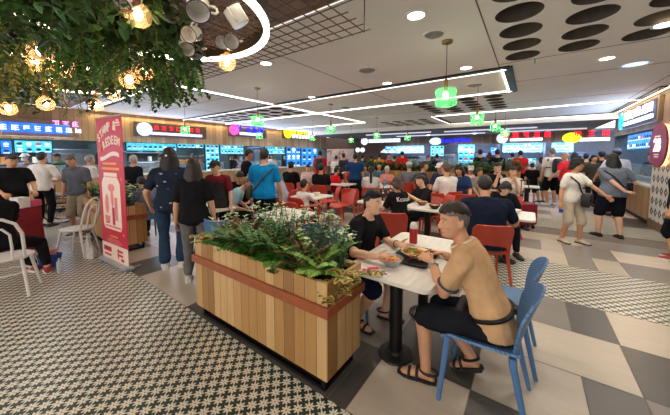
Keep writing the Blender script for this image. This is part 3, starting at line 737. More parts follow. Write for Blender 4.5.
def glyphs(mb, n, size, gap, seed, square=True, z=0):                # strokes in the xy plane, centred; each character on its own
    r2 = random.Random(seed); wd = n*size+(n-1)*gap; mb.cut = []
    for i in range(n):
        mb.cut.append((len(mb.v), len(mb.f)))
        cx = -wd/2+size/2+i*(size+gap); st = size*.14
        for a in ((0,size*.36,size*.9,st),(0,0,size*.8,st),(0,-size*.36,size*.95,st)):
            if r2.random() < .85: mb.box((cx+a[0], a[1], z), (a[2]*r2.uniform(.7,1), a[3], .03))
        for a in (-.32, 0, .32):
            if r2.random() < .7: mb.box((cx+size*a, size*r2.uniform(-.1,.1), z), (st, size*r2.uniform(.55,.95), .03))
def sign(name, label, o, nx, ny, w, h, back, items, cat='sign', dd=.08):
    # an upright sign: a backing box with raised, lit letters; items are (part, mesh drawn in the sign's plane, material)
    t = empty(name, o, 0, label, cat); M = facing(nx, ny); t.rotation_euler = M.to_euler()
    if back is not None: a = MB(); a.box((0,0,dd/2), (w, h, dd), bev=.008); a.build('backing', back, t)
    for nm, mb, mt in items:
        cut = getattr(mb, 'cut', None)
        if not cut: mb.build(nm, mt, t); continue
        cut = cut+[(len(mb.v), len(mb.f))]
        for (v0, f0), (v1, f1) in zip(cut, cut[1:]): q = MB(); q.add(mb.v[v0:v1], [tuple(i-v0 for i in f) for f in mb.f[f0:f1]]); q.build(nm[:-1], mt, t)
    return t
def disc(c, rx, ry, z, th=.05, n=32):
    m_ = MB(); m_.loft([[V((c[0]+rx*math.cos(2*PI*j/n), c[1]+ry*math.sin(2*PI*j/n), z+k)) for j in range(n)] for k in (0, th)]); return m_
def bar(c, w, h, z, th=.04): m_ = MB(); m_.box((c[0],c[1],z+th/2), (w,h,th)); return m_
def E(name, rgb, e, var=.0): return mat('glow_'+name, rgb, .5, var=var, scale=10, emit=e)
brown = mat('sign_brown', (92,76,66), .7); navy = mat('sign_navy', (44,48,84), .6)
def lpx(x0, y0, x1, y1, X=XL+.03): a = onx(x0, y0, X); b = onx(x1, y1, X); return a, b, V((X, (a.y+b.y)/2, (a.z+b.z)/2)), abs(b.y-a.y), abs(a.z-b.z)
# red lettered sign
a, b, c, w, h = lpx(133,121,206,139.5)
g1 = MB(); glyphs(g1, 7, w*.056, w*.042, 21)
def shift(mb, dx, dy, dz): mb.v = [(x+dx, y+dy, z+dz) for x, y, z in mb.v]; return mb
red_e = E('red', (250,30,50), 2.2); white_e = E('white', (235,240,255), 1.3); blue_e = E('blue', (20,36,250), 1.9)
sign('stall_sign', 'brown sign box with white round badge and seven red lit characters', V((XL,c.y,c.z)), 1, 0, w, .52, brown, [('badge', disc((-w*.38,0), .24, .24, .08), E('badge', (196,226,232), 1.0, .12)), ('red_letters', shift(g1, w*.06, .08, .1), red_e), ('white_strip', bar((w*.06,-.13), w*.72, .10, .08), E('strip', (206,206,246), 1.1, .2))])
bd = MB()
a, b, c, w, h = lpx(228,123,266,138)
g2 = MB(); glyphs(g2, 4, .30, .12, 22)
sign('stall_sign', 'brown sign box with pink round badge and blue lit characters', V((XL,c.y,c.z)), 1, 0, w, .60, brown, [('badge', disc((-w*.38,0), .25, .25, .08), E('pink', (240,80,170), 1.1, .35)), ('blue_letters', shift(g2, w*.06, .10, .1), blue_e), ('white_strip', bar((w*.06,-.15), w*.6, .12, .08), white_e)])
a, b, c, w, h = lpx(282,126,314,141)
g3 = MB(); glyphs(g3, 2, .38, .08, 23); g4 = MB(); glyphs(g4, 2, .3, .05, 24); g5 = MB(); glyphs(g5, 6, .22, .06, 25)
yel_e = E('yellow', (250,228,20), 1.4)
sign('stall_sign', 'sign with yellow disc and yellow lit characters on dark wood at end of left stalls', V((XL,c.y,c.z)), 1, 0, w, .62, mat('sign_wood', (84,66,52), .7), [('badge', disc((-w*.36,0), .30, .30, .08), yel_e), ('yellow_letters', shift(g3, -w*.10, .12, .1), yel_e), ('yellow_small_letters', shift(g4, w*.12, .04, .1), yel_e), ('white_letters', shift(g5, w*.05, -.16, .1), white_e)])
g6 = MB(); glyphs(g6, 10, .15, .06, 26); g7 = MB(); glyphs(g7, 3, .16, .05, 27); a, b, c, w, h = lpx(0,120,78,133)
sign('stall_sign', 'wide framed sign of blue and white lit letters under the greenery, far left', V((XL,c.y,2.42)), 1, 0, w, .5, mat('sign_tan', (150,120,92), .7), [('blue_panel', bar((-.1,-.02), w*.86, .26, .08), E('bluepanel', (40,96,226), 1.6, .3)), ('white_letters', shift(g6, -.2, -.03, .13), white_e), ('pink_letters', shift(g7, w*.32, .16, .1), E('pinkletters', (235,150,235), 1.8))])
# lit menu boards: cyan boards with rows of pictures
def menu(label, o, nx, ny, w, h, seed, base=(70,190,232), group='lit menu boards', e=1.0):
    r2 = random.Random(seed); t = empty('menu_board', o, 0, label, 'menu board', group); t.rotation_euler = facing(nx, ny).to_euler()
    a = MB(); a.box((0,0,0), (w+.04,h+.04,.06)); a.build('frame', blk, t); a = MB(); a.box((0,0,.031), (w,h,.01)); a.build('lit_panel', E('menu%d' % base[0], base, e, .4), t)
    p = MB(); q = max(.13, min(w, h)*.27); nx_ = max(1, int(w/(q*1.2))); ny_ = max(1, int(h/(q*1.15)))
    for i in range(nx_):
        for j in range(ny_):
            p.k = r2.choice((0,1,2,2,3)); x = -w/2+w*(i+.5)/nx_; y = -h/2+h*(j+.5)/ny_; n = 10; rr = q*r2.uniform(.28,.4)
            p.loft([[V((x+rr*1.2*math.cos(2*PI*k/n), y+rr*.8*math.sin(2*PI*k/n), z)) for k in range(n)] for z in (.036,.042)])
            p.k = 4; p.box((x, y-q*.47, .039), (q*r2.uniform(.5,1), q*.1, .006))
    p.build('menu_pictures', [E('mw', (232,246,252), 1.5), E('mo', (70,70,80), .4), E('mb', (24,60,100), .4), E('mr', (186,90,90), .8), E('mt', (236,248,255), 1.6)], t); return t
def lmenu(label, x0, y0, x1, y1, seed, base=(70,190,232), X=XL-.12):
    a, b, c, w, h = lpx(x0, y0, x1, y1, X); menu(label, c, 1, 0, w, h, seed, base)
lmenu('deep blue menu board at far left edge of photo', 0,140.5,12,154,1,(36,120,232)); lmenu('cyan menu board above two counter staff at far left', 14,140.5,52,152.5,2)
lmenu('cyan menu strip below the red lettered sign', 126,142.5,176,151,3); lmenu('tall cyan menu panel between two left stalls', 205,144,219,170,4); lmenu('cyan menu strip right of the tall panel', 220,144.5,243,154,5)
lmenu('cyan menu board behind blue-shirted man', 265,146,284,154,6); lmenu('bright blue fridge-like panel under yellow sign', 286,146,300,166,7,(40,130,220)); lmenu('bright blue panel last in left stall row', 301,147,317,166,8,(50,140,224)); lmenu('cyan menu strip above yellow food shelf', 177,143.5,203,148,9)
# things behind the left counters
def shelf_food():
    a, b, c, w, h = lpx(166,152,202,160,XL-.5); t = empty('heated_food_shelf', (XL-.5,c.y,1.05), 0, 'glass food shelf with golden fried food in left stall', 'food display')
    a = MB(); a.box((0,0,.55), (.4,w,.02)); a.box((0,0,.28), (.4,w,.02)); a.box((0,-w/2,.3), (.4,.02,.6)); a.box((0,w/2,.3), (.4,.02,.6)); a.build('frame', steel, t)
    a = MB()
    for i in range(26): a.ell((rnd.uniform(-.14,.14), rnd.uniform(-w/2+.1,w/2-.1), .33+rnd.uniform(0,.05)), (.05,.06,.04), 8, 6)
    tag(a.build('fried_food', mat('fried', (226,158,52), .5, island=.6, emit=.25), t, True), kind='stuff')
shelf_food()
for i, (px, wd, hh, lb) in enumerate(((72,1.1,1.5,'tall grey steel oven in far left stall'),(150,1.2,1.0,'steel cooking cabinet below left menu strip'),(228,.9,1.0,'steel cabinet behind the blue sign stall counter'),(257,.9,1.75,'dark blue grey service door unit behind blue-shirted man'),(112,.8,1.45,'steel fridge behind banner'))):
    c = onx(px, 165, XL-1.7); t = empty('kitchen_cabinet', (XL-1.7,c.y,0), 0, lb, 'cabinet'); hh += .35
    a = MB(); a.box((0,0,hh/2), (.6,wd,hh), bev=.02); a.build('body', mat('cabinet_steel%d' % (i == 3), (128,140,152) if i != 3 else (70,92,120), .4, metal=.4), t)
    a = MB(); a.box((.31,-wd*.24,hh*.72), (.02,wd*.42,hh*.4), bev=.006); a.box((.31,wd*.24,hh*.72), (.02,wd*.42,hh*.4), bev=.006); a.build('door', mat('cabinet_door', (150,160,170), .35, metal=.5), t)
    a = MB(); a.cyl((.34,-wd*.05,hh*.6), .01, .25, 8); a.build('handle', blk, t)
# ---------------------------------------------------------------- back stalls (y = 18) and mural corner
YB = 18.0; w = MB(); w.span((-8.3,YB,2.29), (2.35,YB+.3,2.86)); tag(w.build('wall_back', [wood_d]), kind='structure')
slabs('wall_back_rear', mat('stall_grey', (112,116,128), .6), ((-11.5,YB+2.6,0), (4.2,YB+2.7,2.9)), ((-11.5,YB+.31,2.865), (4.2,YB+2.6,2.95)), *[((x-.05,YB+.3,0), (x+.05,YB+2.6,2.3)) for x in (-8.4,-5.0,-1.55,.6)])
w = MB(); w.span((-14.5,YB-.05,0), (-8.45,YB,3.06)); w.span((-14.5,15.1,0), (-14.4,YB,3.06)); tag(w.build('wall_mural', [mat('brown_wall', (84,66,56), .7)]), kind='structure')
a = ony(322,149,YB-.08); b = ony(354,166,YB-.08); mu = MB(); mu.box(((a.x+b.x)/2,YB-.09,1.45), (abs(b.x-a.x),.06,1.35)); mu2 = MB(); r2 = random.Random(9)
t = empty('wall_mural', ((a.x+b.x)/2,YB-.09,0), 0, 'pale pink mural with scattered dark and rose marks in far corner', 'mural')
mu.v = [(x-t.location.x, y-t.location.y, z) for x, y, z in mu.v]; mu.build('mural_panel', mat('mural_pink', (206,182,172), .8, var=.2, scale=4), t)
for i in range(40): mu2.k = i % 2; mu2.ell((r2.uniform(-1,1)*abs(b.x-a.x)*.45, -.035, 1.45+r2.uniform(-.55,.55)), (r2.uniform(.05,.2), .006, r2.uniform(.04,.14)), 8, 6)
mu2.build('painted_motifs', [mat('mural_rose', (196,110,106), .8), mat('mural_grey', (130,116,112), .8)], t)
def bpx(x0, y0, x1, y1, Y=YB-.02): a = ony(x0, y0, Y); b = ony(x1, y1, Y); return V(((a.x+b.x)/2, Y, (a.z+b.z)/2)), abs(b.x-a.x), abs(a.z-b.z)
c, w, h = bpx(363,136.5,402,145.5); g1 = MB(); glyphs(g1, 9, .2, .05, 31)
sign('stall_sign', 'white lit lettered sign with round white badge on the far stall', c+V((0,.0,0)), 0, -1, w, .36, mat('sign_dark', (66,60,62), .6), [('badge', disc((-w*.44,0), .27, .27, .08), white_e), ('lit_band', bar((w*.07,0), w*.80, .26, .08), E('band', (224,232,232), .9, .15)), ('letters', shift(g1, w*.07, 0, .12), white_e)])
for px, lb in ((358,'left of two small round white signs by the mural'),(362.8,'right of two small round white signs by the mural')):
    p = ony(px, 150, YB-1.0); sign('round_sign', lb, p, 0, -1, 0, 0, None, [('lit_disc', disc((0,0), .16, .16, 0, .08), E('rs', (222,240,246), 1.2, .05)), ('bracket', bar((0,.9), .03, 1.5, 0, .03), blk)])
c, w, h = bpx(431,128,472,137); c.z = 2.52
bl = sign('stall_sign', 'blue lit lettered sign with pale oval badge on far stall', c, 0, -1, 0, 0, None, [('badge', disc((-w*.37,0), .36, .22, .02), E('oval', (170,226,250), 2, .15))])
text('blue_letters', 'Western Grill & Pasta', .36, c+V((w*.12,-.1,.02)), facing(0,-1), blue_e, bl, .02, sx=1.0*w*.72/3.2)
c, w, h = bpx(498,133,546,143); g1 = MB(); glyphs(g1, 5, .30, .16, 33)
sign('stall_sign', 'round white green badge with five red lit characters over white strip', c, 0, -1, 0, 0, None, [('badge', disc((-w*.40,-.0), .27, .27, .02), E('b2', (214,240,228), 1.1, .15)), ('red_letters', shift(g1, w*.1, .14, .06), red_e), ('white_strip', bar((w*.1,-.1), w*.66, .14, .02), white_e)])
c, w, h = bpx(568,131,610,142); g1 = MB(); glyphs(g1, 4, .30, .2, 34)
sign('stall_sign', 'yellow oval badge with four red lit characters over white strip, right rear', c, 0, -1, 0, 0, None, [('badge', disc((-w*.40,-.05), .36, .26, .02), E('yo', (226,236,40), 1.2, .2)), ('red_letters', shift(g1, w*.23, .13, .06), E('red2', (240,24,50), 1.8)), ('white_strip', bar((w*.14,-.15), w*.7, .16, .02), white_e)])
def bmenu(label, x0, y0, x1, y1, seed, base=(70,190,232), Y=YB+.15):
    c, w, h = bpx(x0, y0, x1, y1, Y); menu(label, c, 0, -1, w, h, seed, base)
bmenu('long cyan menu strip of the far white signed stall', 385,146.5,424,153,11,(84,180,240)); bmenu('cyan menu board below the pale oval badge', 431,146,444,156,12,(110,204,230)); bmenu('tall cyan menu panel with rows of dishes in far stall', 458.5,145,474,167,13); bmenu('cyan menu board below five red characters', 503,143.5,542,152,14); bmenu('cyan menu board left of the yellow oval badge', 552,143,573,152,15)
bmenu('small lower cyan board below five red characters', 508,158,536,164,16); bmenu('pale blue poster behind two back view men', 491,147.5,497,155,17,(60,140,220))
for i, (xa, xb, lb) in enumerate(((-8.2,-5.1,'rear stall counter under the white sign'),(-4.9,-1.6,'rear stall counter under blue letters'),(-1.5,.55,'rear stall counter under five red characters'),(.65,2.3,'rear stall counter under the yellow oval badge'))):
    t = empty('stall_counter', ((xa+xb)/2,YB-.1,0), 0, lb, 'counter'); L = xb-xa; a = MB(); a.box((0,0,.5), (L,.5,.84)); a.build('counter_body', cwood, t); a = MB(); a.box((0,-.01,.95), (L,.6,.06)); a.build('worktop', white_s, t); a = MB(); a.box((0,0,.05), (L,.44,.1)); a.build('plinth', blk, t)
    a = MB(); a.box((0,.05,1.2), (L*.9,.008,.4)); a.build('glass_screen', mat('counter_glass', (200,226,232), .05, alpha=.25), t)
for i, (px, wd, hh, mm, lb) in enumerate(((426,.9,1.55,(150,154,166),'light steel appliance row behind far counter'),(450,.8,1.7,(190,186,180),'pale upright fridge beside tall menu panel'),(483,1.0,1.9,(70,76,92),'dark steel doorway unit in far stall'),(590,1.2,1.8,(92,110,140),'blue grey steel unit below yellow oval sign'))):
    c = ony(px, 155, YB+1.9); t = empty('kitchen_cabinet', (c.x,YB+1.9,0), 0, lb, 'cabinet'); a = MB(); a.box((0,0,hh/2), (wd,.6,hh), bev=.02); a.build('body', mat('kc%d' % i, mm, .4, metal=.3), t)
    a = MB(); a.box((0,-.31,hh*.7), (wd*.8,.02,hh*.45), bev=.006); a.build('door', mat('kcd', (140,150,164), .35, metal=.5), t); a = MB(); a.cyl((wd*.3,-.34,hh*.6), .01, .3, 8); a.build('handle', blk, t)
# coffee machine silhouette and pendant-shaded lamps in the white-signed stall
c = ony(413, 152, YB+.4); t = empty('coffee_machine', (c.x,YB+.2,.98), 0, 'black coffee machine on rear counter', 'machine'); a = MB(); a.box((0,0,.45), (.9,.4,.22), bev=.03); a.box((-.25,0,.2), (.16,.3,.4)); a.box((.2,0,.2), (.2,.3,.4)); a.build('body', blk, t); a = MB(); a.box((0,-.05,.03), (.95,.5,.06)); a.build('drip_tray', steel, t)
for px, lb in ((384,'left white cone lamp in far stall'),(392,'right white cone lamp in far stall')):
    c = ony(px, 151, YB-.5); t = empty('cone_lamp', (c.x,YB-.5,2.78), 0, lb, 'lamp'); a = MB(); a.cyl((0,0,-.75), .008, .75, 6); a.build('cord', blk, t); a = MB(); a.lathe((0,0,-.95), [(.03,.22),(.06,.18),(.26,0),(.25,0),(.05,.17)], 20); a.build('shade', E('cone', (245,244,240), .9), t, True)
# ---------------------------------------------------------------- right stall (x = 2.35)
XR = 2.35; w = MB(); w.span((XR,-3,2.28), (XR+.3,13.4,CZ)); tag(w.build('wall_right', [wood_r]), kind='structure')
slabs('wall_right_rear', mat('stall_grey2', (96,108,122), .6), ((XR+1.75,-3,0), (XR+1.85,18.2,CZ)), ((XR,13.3,0), (XR+1.8,13.4,2.3)), ((XR+.3,9.35,0), (XR+1.8,9.45,2.3)), ((XR+.31,-3,2.9), (XR+1.8,13.4,3.06)), ((XR+.02,-3,0), (XR+.1,8.0,2.28)))
pm = mat('patterned_tile', (226,222,212), .35); N, L, b = nodes(pm); tc = N.new('ShaderNodeTexCoord'); sp = N.new('ShaderNodeSeparateXYZ'); L.new(tc.outputs['Object'], sp.inputs[0]); Mm = lambda *a: math_node(N, L, *a)
pu = Mm('MULTIPLY', sp.outputs[1], 1/.24); pv = Mm('MULTIPLY', sp.outputs[2], 1/.25); fu = Mm('ABSOLUTE', Mm('SUBTRACT', Mm('FRACT', pu), .5)); fv = Mm('ABSOLUTE', Mm('SUBTRACT', Mm('FRACT', pv), .5))
dia = Mm('ADD', fu, fv); s1 = Mm('LESS_THAN', Mm('ABSOLUTE', Mm('SUBTRACT', dia, .29)), .12); s2 = Mm('LESS_THAN', Mm('MULTIPLY', fu, fv), .0035); s3 = Mm('LESS_THAN', dia, .40); s4 = Mm('MULTIPLY', s2, Mm('GREATER_THAN', dia, .12))
msk = Mm('MAXIMUM', s1, Mm('MULTIPLY', s4, s3)); L.new(mixcol(N, L, msk, lin((224,218,206)), lin((34,40,62))), b.inputs['Base Color'])
w = MB(); w.span((XR-.04,8.12,.19), (XR+.3,9.40,2.29)); tag(w.build('trim_1', [pm]), kind='structure')
w = MB(); w.span((XR-.05,8.05,0), (XR+.2,9.42,.19)); w.span((XR-.06,8.0,0), (XR+.2,8.12,2.29)); tag(w.build('trim_2', [mat('panel_timber', (122,96,72), .5, bump=.2)]), kind='structure')
t = empty('stall_counter', (XR+.2,11.36,0), 0, 'right stall timber counter with glass front beside tiled panel', 'counter'); a = MB(); a.box((0,0,.5), (.5,3.7,.76)); a.build('counter_body', plank_mat('counter_timber2', [(170,134,96),(182,146,106),(160,126,90)], 1, .5), t); a = MB(); a.box((0,0,.9), (.5,3.74,.05)); a.build('worktop', white_s, t); a = MB(); a.box((0.03,0,.06), (.46,3.7,.12)); a.build('plinth', blk, t)
a = MB(); a.box((-.1,0,1.15), (.01,3.66,.45)); a.box((.05,0,1.38), (.3,3.66,.01)); a.build('glass_screen', mat('counter_glass', (200,226,232), .05, alpha=.25), t); a = MB(); a.box((.05,-.6,1.0), (.2,2.2,.12)); a.box((.05,.9,1.12), (.2,.6,.3)); a.build('warming_trays', steel, t)
a = MB(); a.box((-.0,-1.83,1.2), (.06,.05,1.9)); a.build('lit_corner_post', E('blueglow', (90,180,250), 1.6), t)
def rpx(x0, y0, x1, y1, X): a = onx(x0, y0, X); b = onx(x1, y1, X); return V((X, (a.y+b.y)/2, (a.z+b.z)/2)), abs(b.y-a.y), abs(a.z-b.z)
c, w, h = rpx(630,133,653,141.5,XR+.12); menu('cyan menu board under right stall fascia beside the 28 disc', V((XR+.12,c.y,2.03)), -1, 0, w, .42, 19, (60,190,240)); menu('lower cyan menu board in right stall interior', V((XR+1.7,11.5,1.75)), -1, 0, 2.4, .5, 20, (60,170,226))
g1 = MB(); glyphs(g1, 8, .24, .05, 41)
t = sign('stall_sign', 'dark framed sign with blue badge and white lit letters on right fascia', V((XR,10.6,2.70)), -1, 0, 2.9, .56, mat('sign_frame', (110,94,78), .6), [('dark_panel', bar((.0,0), 2.72, .46, .08, .012), navy), ('white_letters', shift(g1, .1, .07, .12), white_e), ('white_strip', bar((.1,-.15), 2.3, .09, .10), white_e), ('blue_badge', disc((-1.38,-.03), .15, .25, .10), E('badgeblue', (20,150,240), 2, .2))])
# 28 disc
t = sign('stall_number_sign', 'dark red oval disc reading 28 on patterned tile panel', V((XR-.06,8.86,1.86)), -1, 0, 0, 0, None, [('halo', disc((0,0), .46, .46, 0, .03, 48), E('halo', (255,206,140), 2.4)), ('disc', disc((0,0), .48, .48, .03, .035, 48), mat('maroon', (150,40,62), .5, var=.05)), ('small_lines', MB().box((0,.19,.07), (.30,.028,.012)).box((0,-.2,.07), (.26,.02,.01)).box((0,-.25,.07), (.22,.02,.01)), E('sm', (236,196,190), .5))])
text('number', '28', .40, V((XR-.13,8.86,1.85)), facing(-1,0), E('num', (252,240,238), 1.2), t, .008)

# goods standing on the left counters and their rear shelves
rg = random.Random(17); GOODS = [('food_tray','steel tray heaped with food'),('bowl_stack','stack of pale bowls'),('jar','lidded jar of sauce'),('soup_pot','steel soup pot')]; PLACE = ['far left counter','counter under the red letters','counter under the blue letters','counter under the yellow letters']; ORD = ['first','second','third','fourth','fifth','sixth','seventh']
for ci, (ya, yb) in enumerate(((.2,2.9),(3.6,7.4),(8.1,10.9),(11.6,14.6))):
    for i in range(7):
        nm, lb = GOODS[(i+ci) % 4]; y = ya+(yb-ya)*(i+.5)/7; t = empty(nm, (XL-.30,y,.98), 0, '%s, %s item from near end on %s' % (lb, ORD[i], PLACE[ci]), nm.replace('_', ' '), 'goods on the left stall counters')
        a = MB()
        if nm == 'food_tray':
            a.loft([rrect_(.2,.3,0), rrect_(.24,.34,.06), rrect_(.23,.33,.06), rrect_(.19,.29,.01)]); a.build('tray_body', steel, t); a = MB()
            for k in range(14): a.ell((rg.uniform(-.08,.08), rg.uniform(-.13,.13), .05+rg.uniform(0,.03)), (.035,.04,.025), 7, 5)
            tag(a.build('food', mat('dish%d' % (i % 3), [(206,140,60),(150,90,50),(190,70,50)][i % 3], .5, island=.6), t, True), kind='stuff')
        elif nm == 'bowl_stack':
            for k in range(5): a.lathe((0,0,.035*k), [(.04,0),(.085,.045),(.08,.045),(.036,.006)], 16)
            a.build('bowls', trim_w, t, 50)
        elif nm == 'jar':
            a.lathe((0,0,0), [(.001,0),(.07,0),(.075,.02),(.075,.17),(.05,.2)], 16, cap=True); a.build('jar_body', mat('jar%d' % (i % 3), [(170,60,40),(210,190,150),(90,110,70)][i % 3], .25), t, True); a = MB(); a.cyl((0,0,.195), .055, .035, 16); a.build('lid', steel, t)
        else:
            a.lathe((0,0,0), [(.001,0),(.12,0),(.125,.01),(.125,.2),(.13,.205),(.12,.205),(.115,.02)], 20, cap=True); a.build('pot_body', steel, t, 50); a = MB(); a.cyl((.13,0,.15), .012, .06, 8, ax=(1,0,0)); a.cyl((-.13,0,.15), .012, .06, 8, ax=(-1,0,0)); a.build('handles', blk, t)
for ci, (yy, lb) in enumerate(((1.6,'far left stall'),(5.2,'stall under the red letters'),(9.4,'stall under the blue letters'),(13.0,'stall under the yellow letters'))):
    t = empty('wall_shelf', (XL-2.95,yy,1.75), 0, 'steel shelf with jars at back of %s' % lb, 'shelf'); a = MB(); a.box((0,0,0), (.4,2.2,.03)); a.box((0,0,-.4), (.4,2.2,.03)); a.build('shelf_boards', steel, t)
    for k in range(6): a = MB(); a.cyl((0,-.95+.36*k,-.385 if k % 2 else .015), .08, .22, 14); tag(a.build('shelf_jar', mat('sj%d' % (k % 3), [(220,210,190),(190,120,60),(120,150,170)][k % 3], .4)), '%s jar on shelf at back of %s' % (ORD[k], lb), 'jar', 'jars on stall shelves').location = t.location
# ---------------------------------------------------------------- chairs
def chair_proto(kind):
    red = kind != 'blue'; m = dots_mat('blue_plastic', (84,126,172), .017) if not red else mat('red_plastic', (196,72,52), .42, var=.05)
    lm = mat('blue_plastic_leg', (80,122,168), .42, var=.04) if not red else m
    t = empty('dining_chair', (0,0,0), 0, 'x', 'chair')
    g = []
    for j in range(9):
        v = j/8; y = .235-.44*v; row = []
        for i in range(11):
            u = i/5-1; w = (.225 if v < .9 else .215)*(1-.10*v); e = (1-.10*max(0, v*0+(1-v)-.7)/.3) if v < .3 else 1
            row.append((u*w*e, y, .455-.018*(1-u*u)-(.03*((.12-v)/.12)**2 if v < .12 else 0)+.012*abs(u)**3+.01*v))
        g.append(row)
    a = MB(); a.shell(g, .016); a.build('seat', m, t, 50)
    g = []; H_ = .40 if not red else .375
    for j in range(17):
        v = 1-(1-j/16)**1.5; row = []
        for i in range(13):
            u = i/6-1
            if red: w = .215+.02*v; w *= (1-max(0, (v-.72)/.28)**2.6*.22); cu = .055
            else: w = .175+.060*math.sin(min(1, v*1.3)*PI*.5); w *= math.sqrt(max(.03, 1-max(0, (v-.45)/.552)**3)); cu = .06
            z = .445+H_*v; xx = u*w; row.append((xx, -.195-.115*v**1.3+cu*(xx/.23)**2*(.6+.4*v), z))
        g.append(row)
    a = MB(); a.shell(g, .014); a.build('backrest', m, t, 50)
    for sx in (-1, 1):
        for sy, x0, y0, x1, y1 in ((1,.195,.195,.225,.235),(-1,.19,-.17,.225,-.265)):
            a = MB(); r0, r1 = .021, .0135; a.tube([(sx*x0,y0,.452),(sx*(x0+.004),y0+.004*sy,.40),(sx*x1,y1,0)], [.022,.021,.014], 8); a.build('leg', lm, t, True)
    if kind == 'red_arm':
        for sx in (-1, 1):
            a = MB(); a.tube([(sx*.222,-.26,.64),(sx*.245,-.12,.655),(sx*.25,.06,.65),(sx*.245,.13,.63),(sx*.228,.17,.55),(sx*.215,.185,.45)], [.016,.02,.022,.022,.018,.018], 8); a.build('armrest', m, t, True)
    return t
PR = {k: [chair_proto(k), [False]] for k in ('blue','red','red_arm')}
GRP = {'blue':'blue pierced dining chairs','red':'red plastic dining chairs','red_arm':'red plastic armchairs'}
def chair(kind, loc, face, label): return place(PR[kind][0], PR[kind][1], (loc.x, loc.y, 0), rz_of(face), label, GRP[kind])
# ---------------------------------------------------------------- tables
lam = mat('table_laminate', (222,214,202), .4, var=.05, scale=5); N, L, b = nodes(lam); tc = N.new('ShaderNodeTexCoord'); mp = N.new('ShaderNodeMapping'); mp.inputs['Scale'].default_value = (22,2.2,1); L.new(tc.outputs['Object'], mp.inputs[0]); nz = N.new('ShaderNodeTexNoise'); nz.inputs['Scale'].default_value = 1.6; nz.inputs['Detail'].default_value = 5; L.new(mp.outputs[0], nz.inputs['Vector'])
L.new(mixcol(N, L, nz.outputs['Fac'], lin((196,188,178)), lin((240,234,224))), b.inputs['Base Color'])
edge_m = mat('table_edge', (226,216,198), .45, var=.04)
def rrect(w, h, r, z, n=6):
    pts = []
    for cx, cy, a0 in ((w/2-r,h/2-r,0),(-w/2+r,h/2-r,90),(-w/2+r,-h/2+r,180),(w/2-r,-h/2+r,270)):
        for i in range(n+1): a = rad(a0+90*i/n); pts.append(V((cx+r*math.cos(a), cy+r*math.sin(a), z)))
    return pts
def table(loc, rz, w, L_, label, posts=2, group='white topped dining tables'):
    t = empty('dining_table', (loc.x, loc.y, 0), rz, label, 'table', group)
    a = MB(); a.k = 1; a.loft([rrect(w-.012, L_-.012, .06, .718), rrect(w, L_, .065, .724), rrect(w, L_, .065, .744)], cap=False); a.k = 0; a.loft([rrect(w, L_, .065, .744), rrect(w-.006, L_-.006, .062, .75)]); a.build('table_top', [lam, edge_m], t)
    for y in ((-L_*.28, L_*.28) if posts == 2 else (0,)):
        a = MB(); a.cyl((0,y,.02), .052, .70, 20); a.build('post', blk, t, True)
        a = MB(); a.lathe((0,y,0), [(.001,0),(.135,0),(.14,.008),(.135,.018),(.07,.03),(.06,.045),(.052,.05)], 28); a.build('post_base', blk, t, True)
        a = MB(); a.box((0,y,.708), (.3,.3,.02)); a.build('top_plate', blk, t)
    return t
HT = V((-.845, 2.405, 0))
table(HT, 0, .69, 1.27, 'white dining table in front with red sauce bottle and two diners')
YA = V((0,1,0)); XA = V((1,0,0))
chair('blue', V((-.205,2.045,0)), -XA, 'blue pierced chair with tan-shirted man sitting on it')
chair('blue', V((-.165,2.62,0)), -XA, 'empty blue pierced chair behind tan-shirted man')
chair('blue', V((-1.44,2.45,0)), XA, 'blue pierced chair under black-shirted diner at front table')
# ---------------------------------------------------------------- planters
slat = plank_mat('planter_slats', [(176,132,76),(188,146,92),(160,116,62),(200,160,106),(172,126,70),(150,108,58)], 2, .105, .5)
rail_m = mat('planter_rail', (150,78,42), .4, var=.12, scale=12); soil = mat('soil', (44,32,24), .95, bump=.8, bscale=60)
def planter(label, x0, x1, y0, y1, top, bot=.115, rail=True):
    c = V(((x0+x1)/2, (y0+y1)/2, 0)); t = empty('wooden_planter', c, 0, label, 'planter'); L_, W = x1-x0, y1-y0
    a = MB(); th = .025
    for p, d in (((0,-W/2+th/2),(L_,th)),((0,W/2-th/2),(L_,th)),((-L_/2+th/2,0),(th,W-2*th)),((L_/2-th/2,0),(th,W-2*th))): a.box((p[0],p[1],(top+bot)/2), (d[0],d[1],top-bot))
    a.build('slatted_box', slat, t)
    if rail:
        z = bot+(top-bot)*.72; a = MB()
        for p, d in (((0,-W/2-.012),(L_+.05,.03)),((0,W/2+.012),(L_+.05,.03)),((-L_/2-.012,0),(.026,W-.004)),((L_/2+.012,0),(.026,W-.004))): a.box((p[0],p[1],z), (d[0],d[1],.075), bev=.006)
        a.build('rail', rail_m, t)
    a = MB(); a.box((0,0,top-.06), (L_-.05,W-.05,.02)); a.build('soil', soil, t)
    a = MB(); a.box((0,0,bot+.003), (L_-.06,W-.06,.02)); q = .03
    for sx in (-1, 1):
        for sy in (-1, 1): a.box((sx*(L_/2-.06),sy*(W/2-.05),bot/2), (q,q,bot))
        a.box((sx*(L_/2-.06),0,.012), (q,W-.1,.024)); a.box((0,sx*(W/2-.05),.012), (L_-.12,q,.024)); a.box((0,sx*(W/2-.05),bot-.02), (L_-.12,q,.03))
    a.build('steel_base', blk, t); return t
planter('long slatted timber planter in the foreground filled with ferns', -2.735, -1.055, 1.385, 1.83, .80)
planter('slatted timber planter behind the red banner', -7.5, -5.5, 1.53, 1.95, .78)
planter('far timber planter box running behind seated diners, left length', -5.6, -2.3, 8.75, 9.15, 1.12, rail=False)
planter('far timber planter box running behind seated diners, right length', -2.2, -.75, 8.75, 9.15, 1.12, rail=False)
planter('tall timber planter box by the red trolley case', -.62, -.2, 8.75, 9.15, 1.2, rail=False)
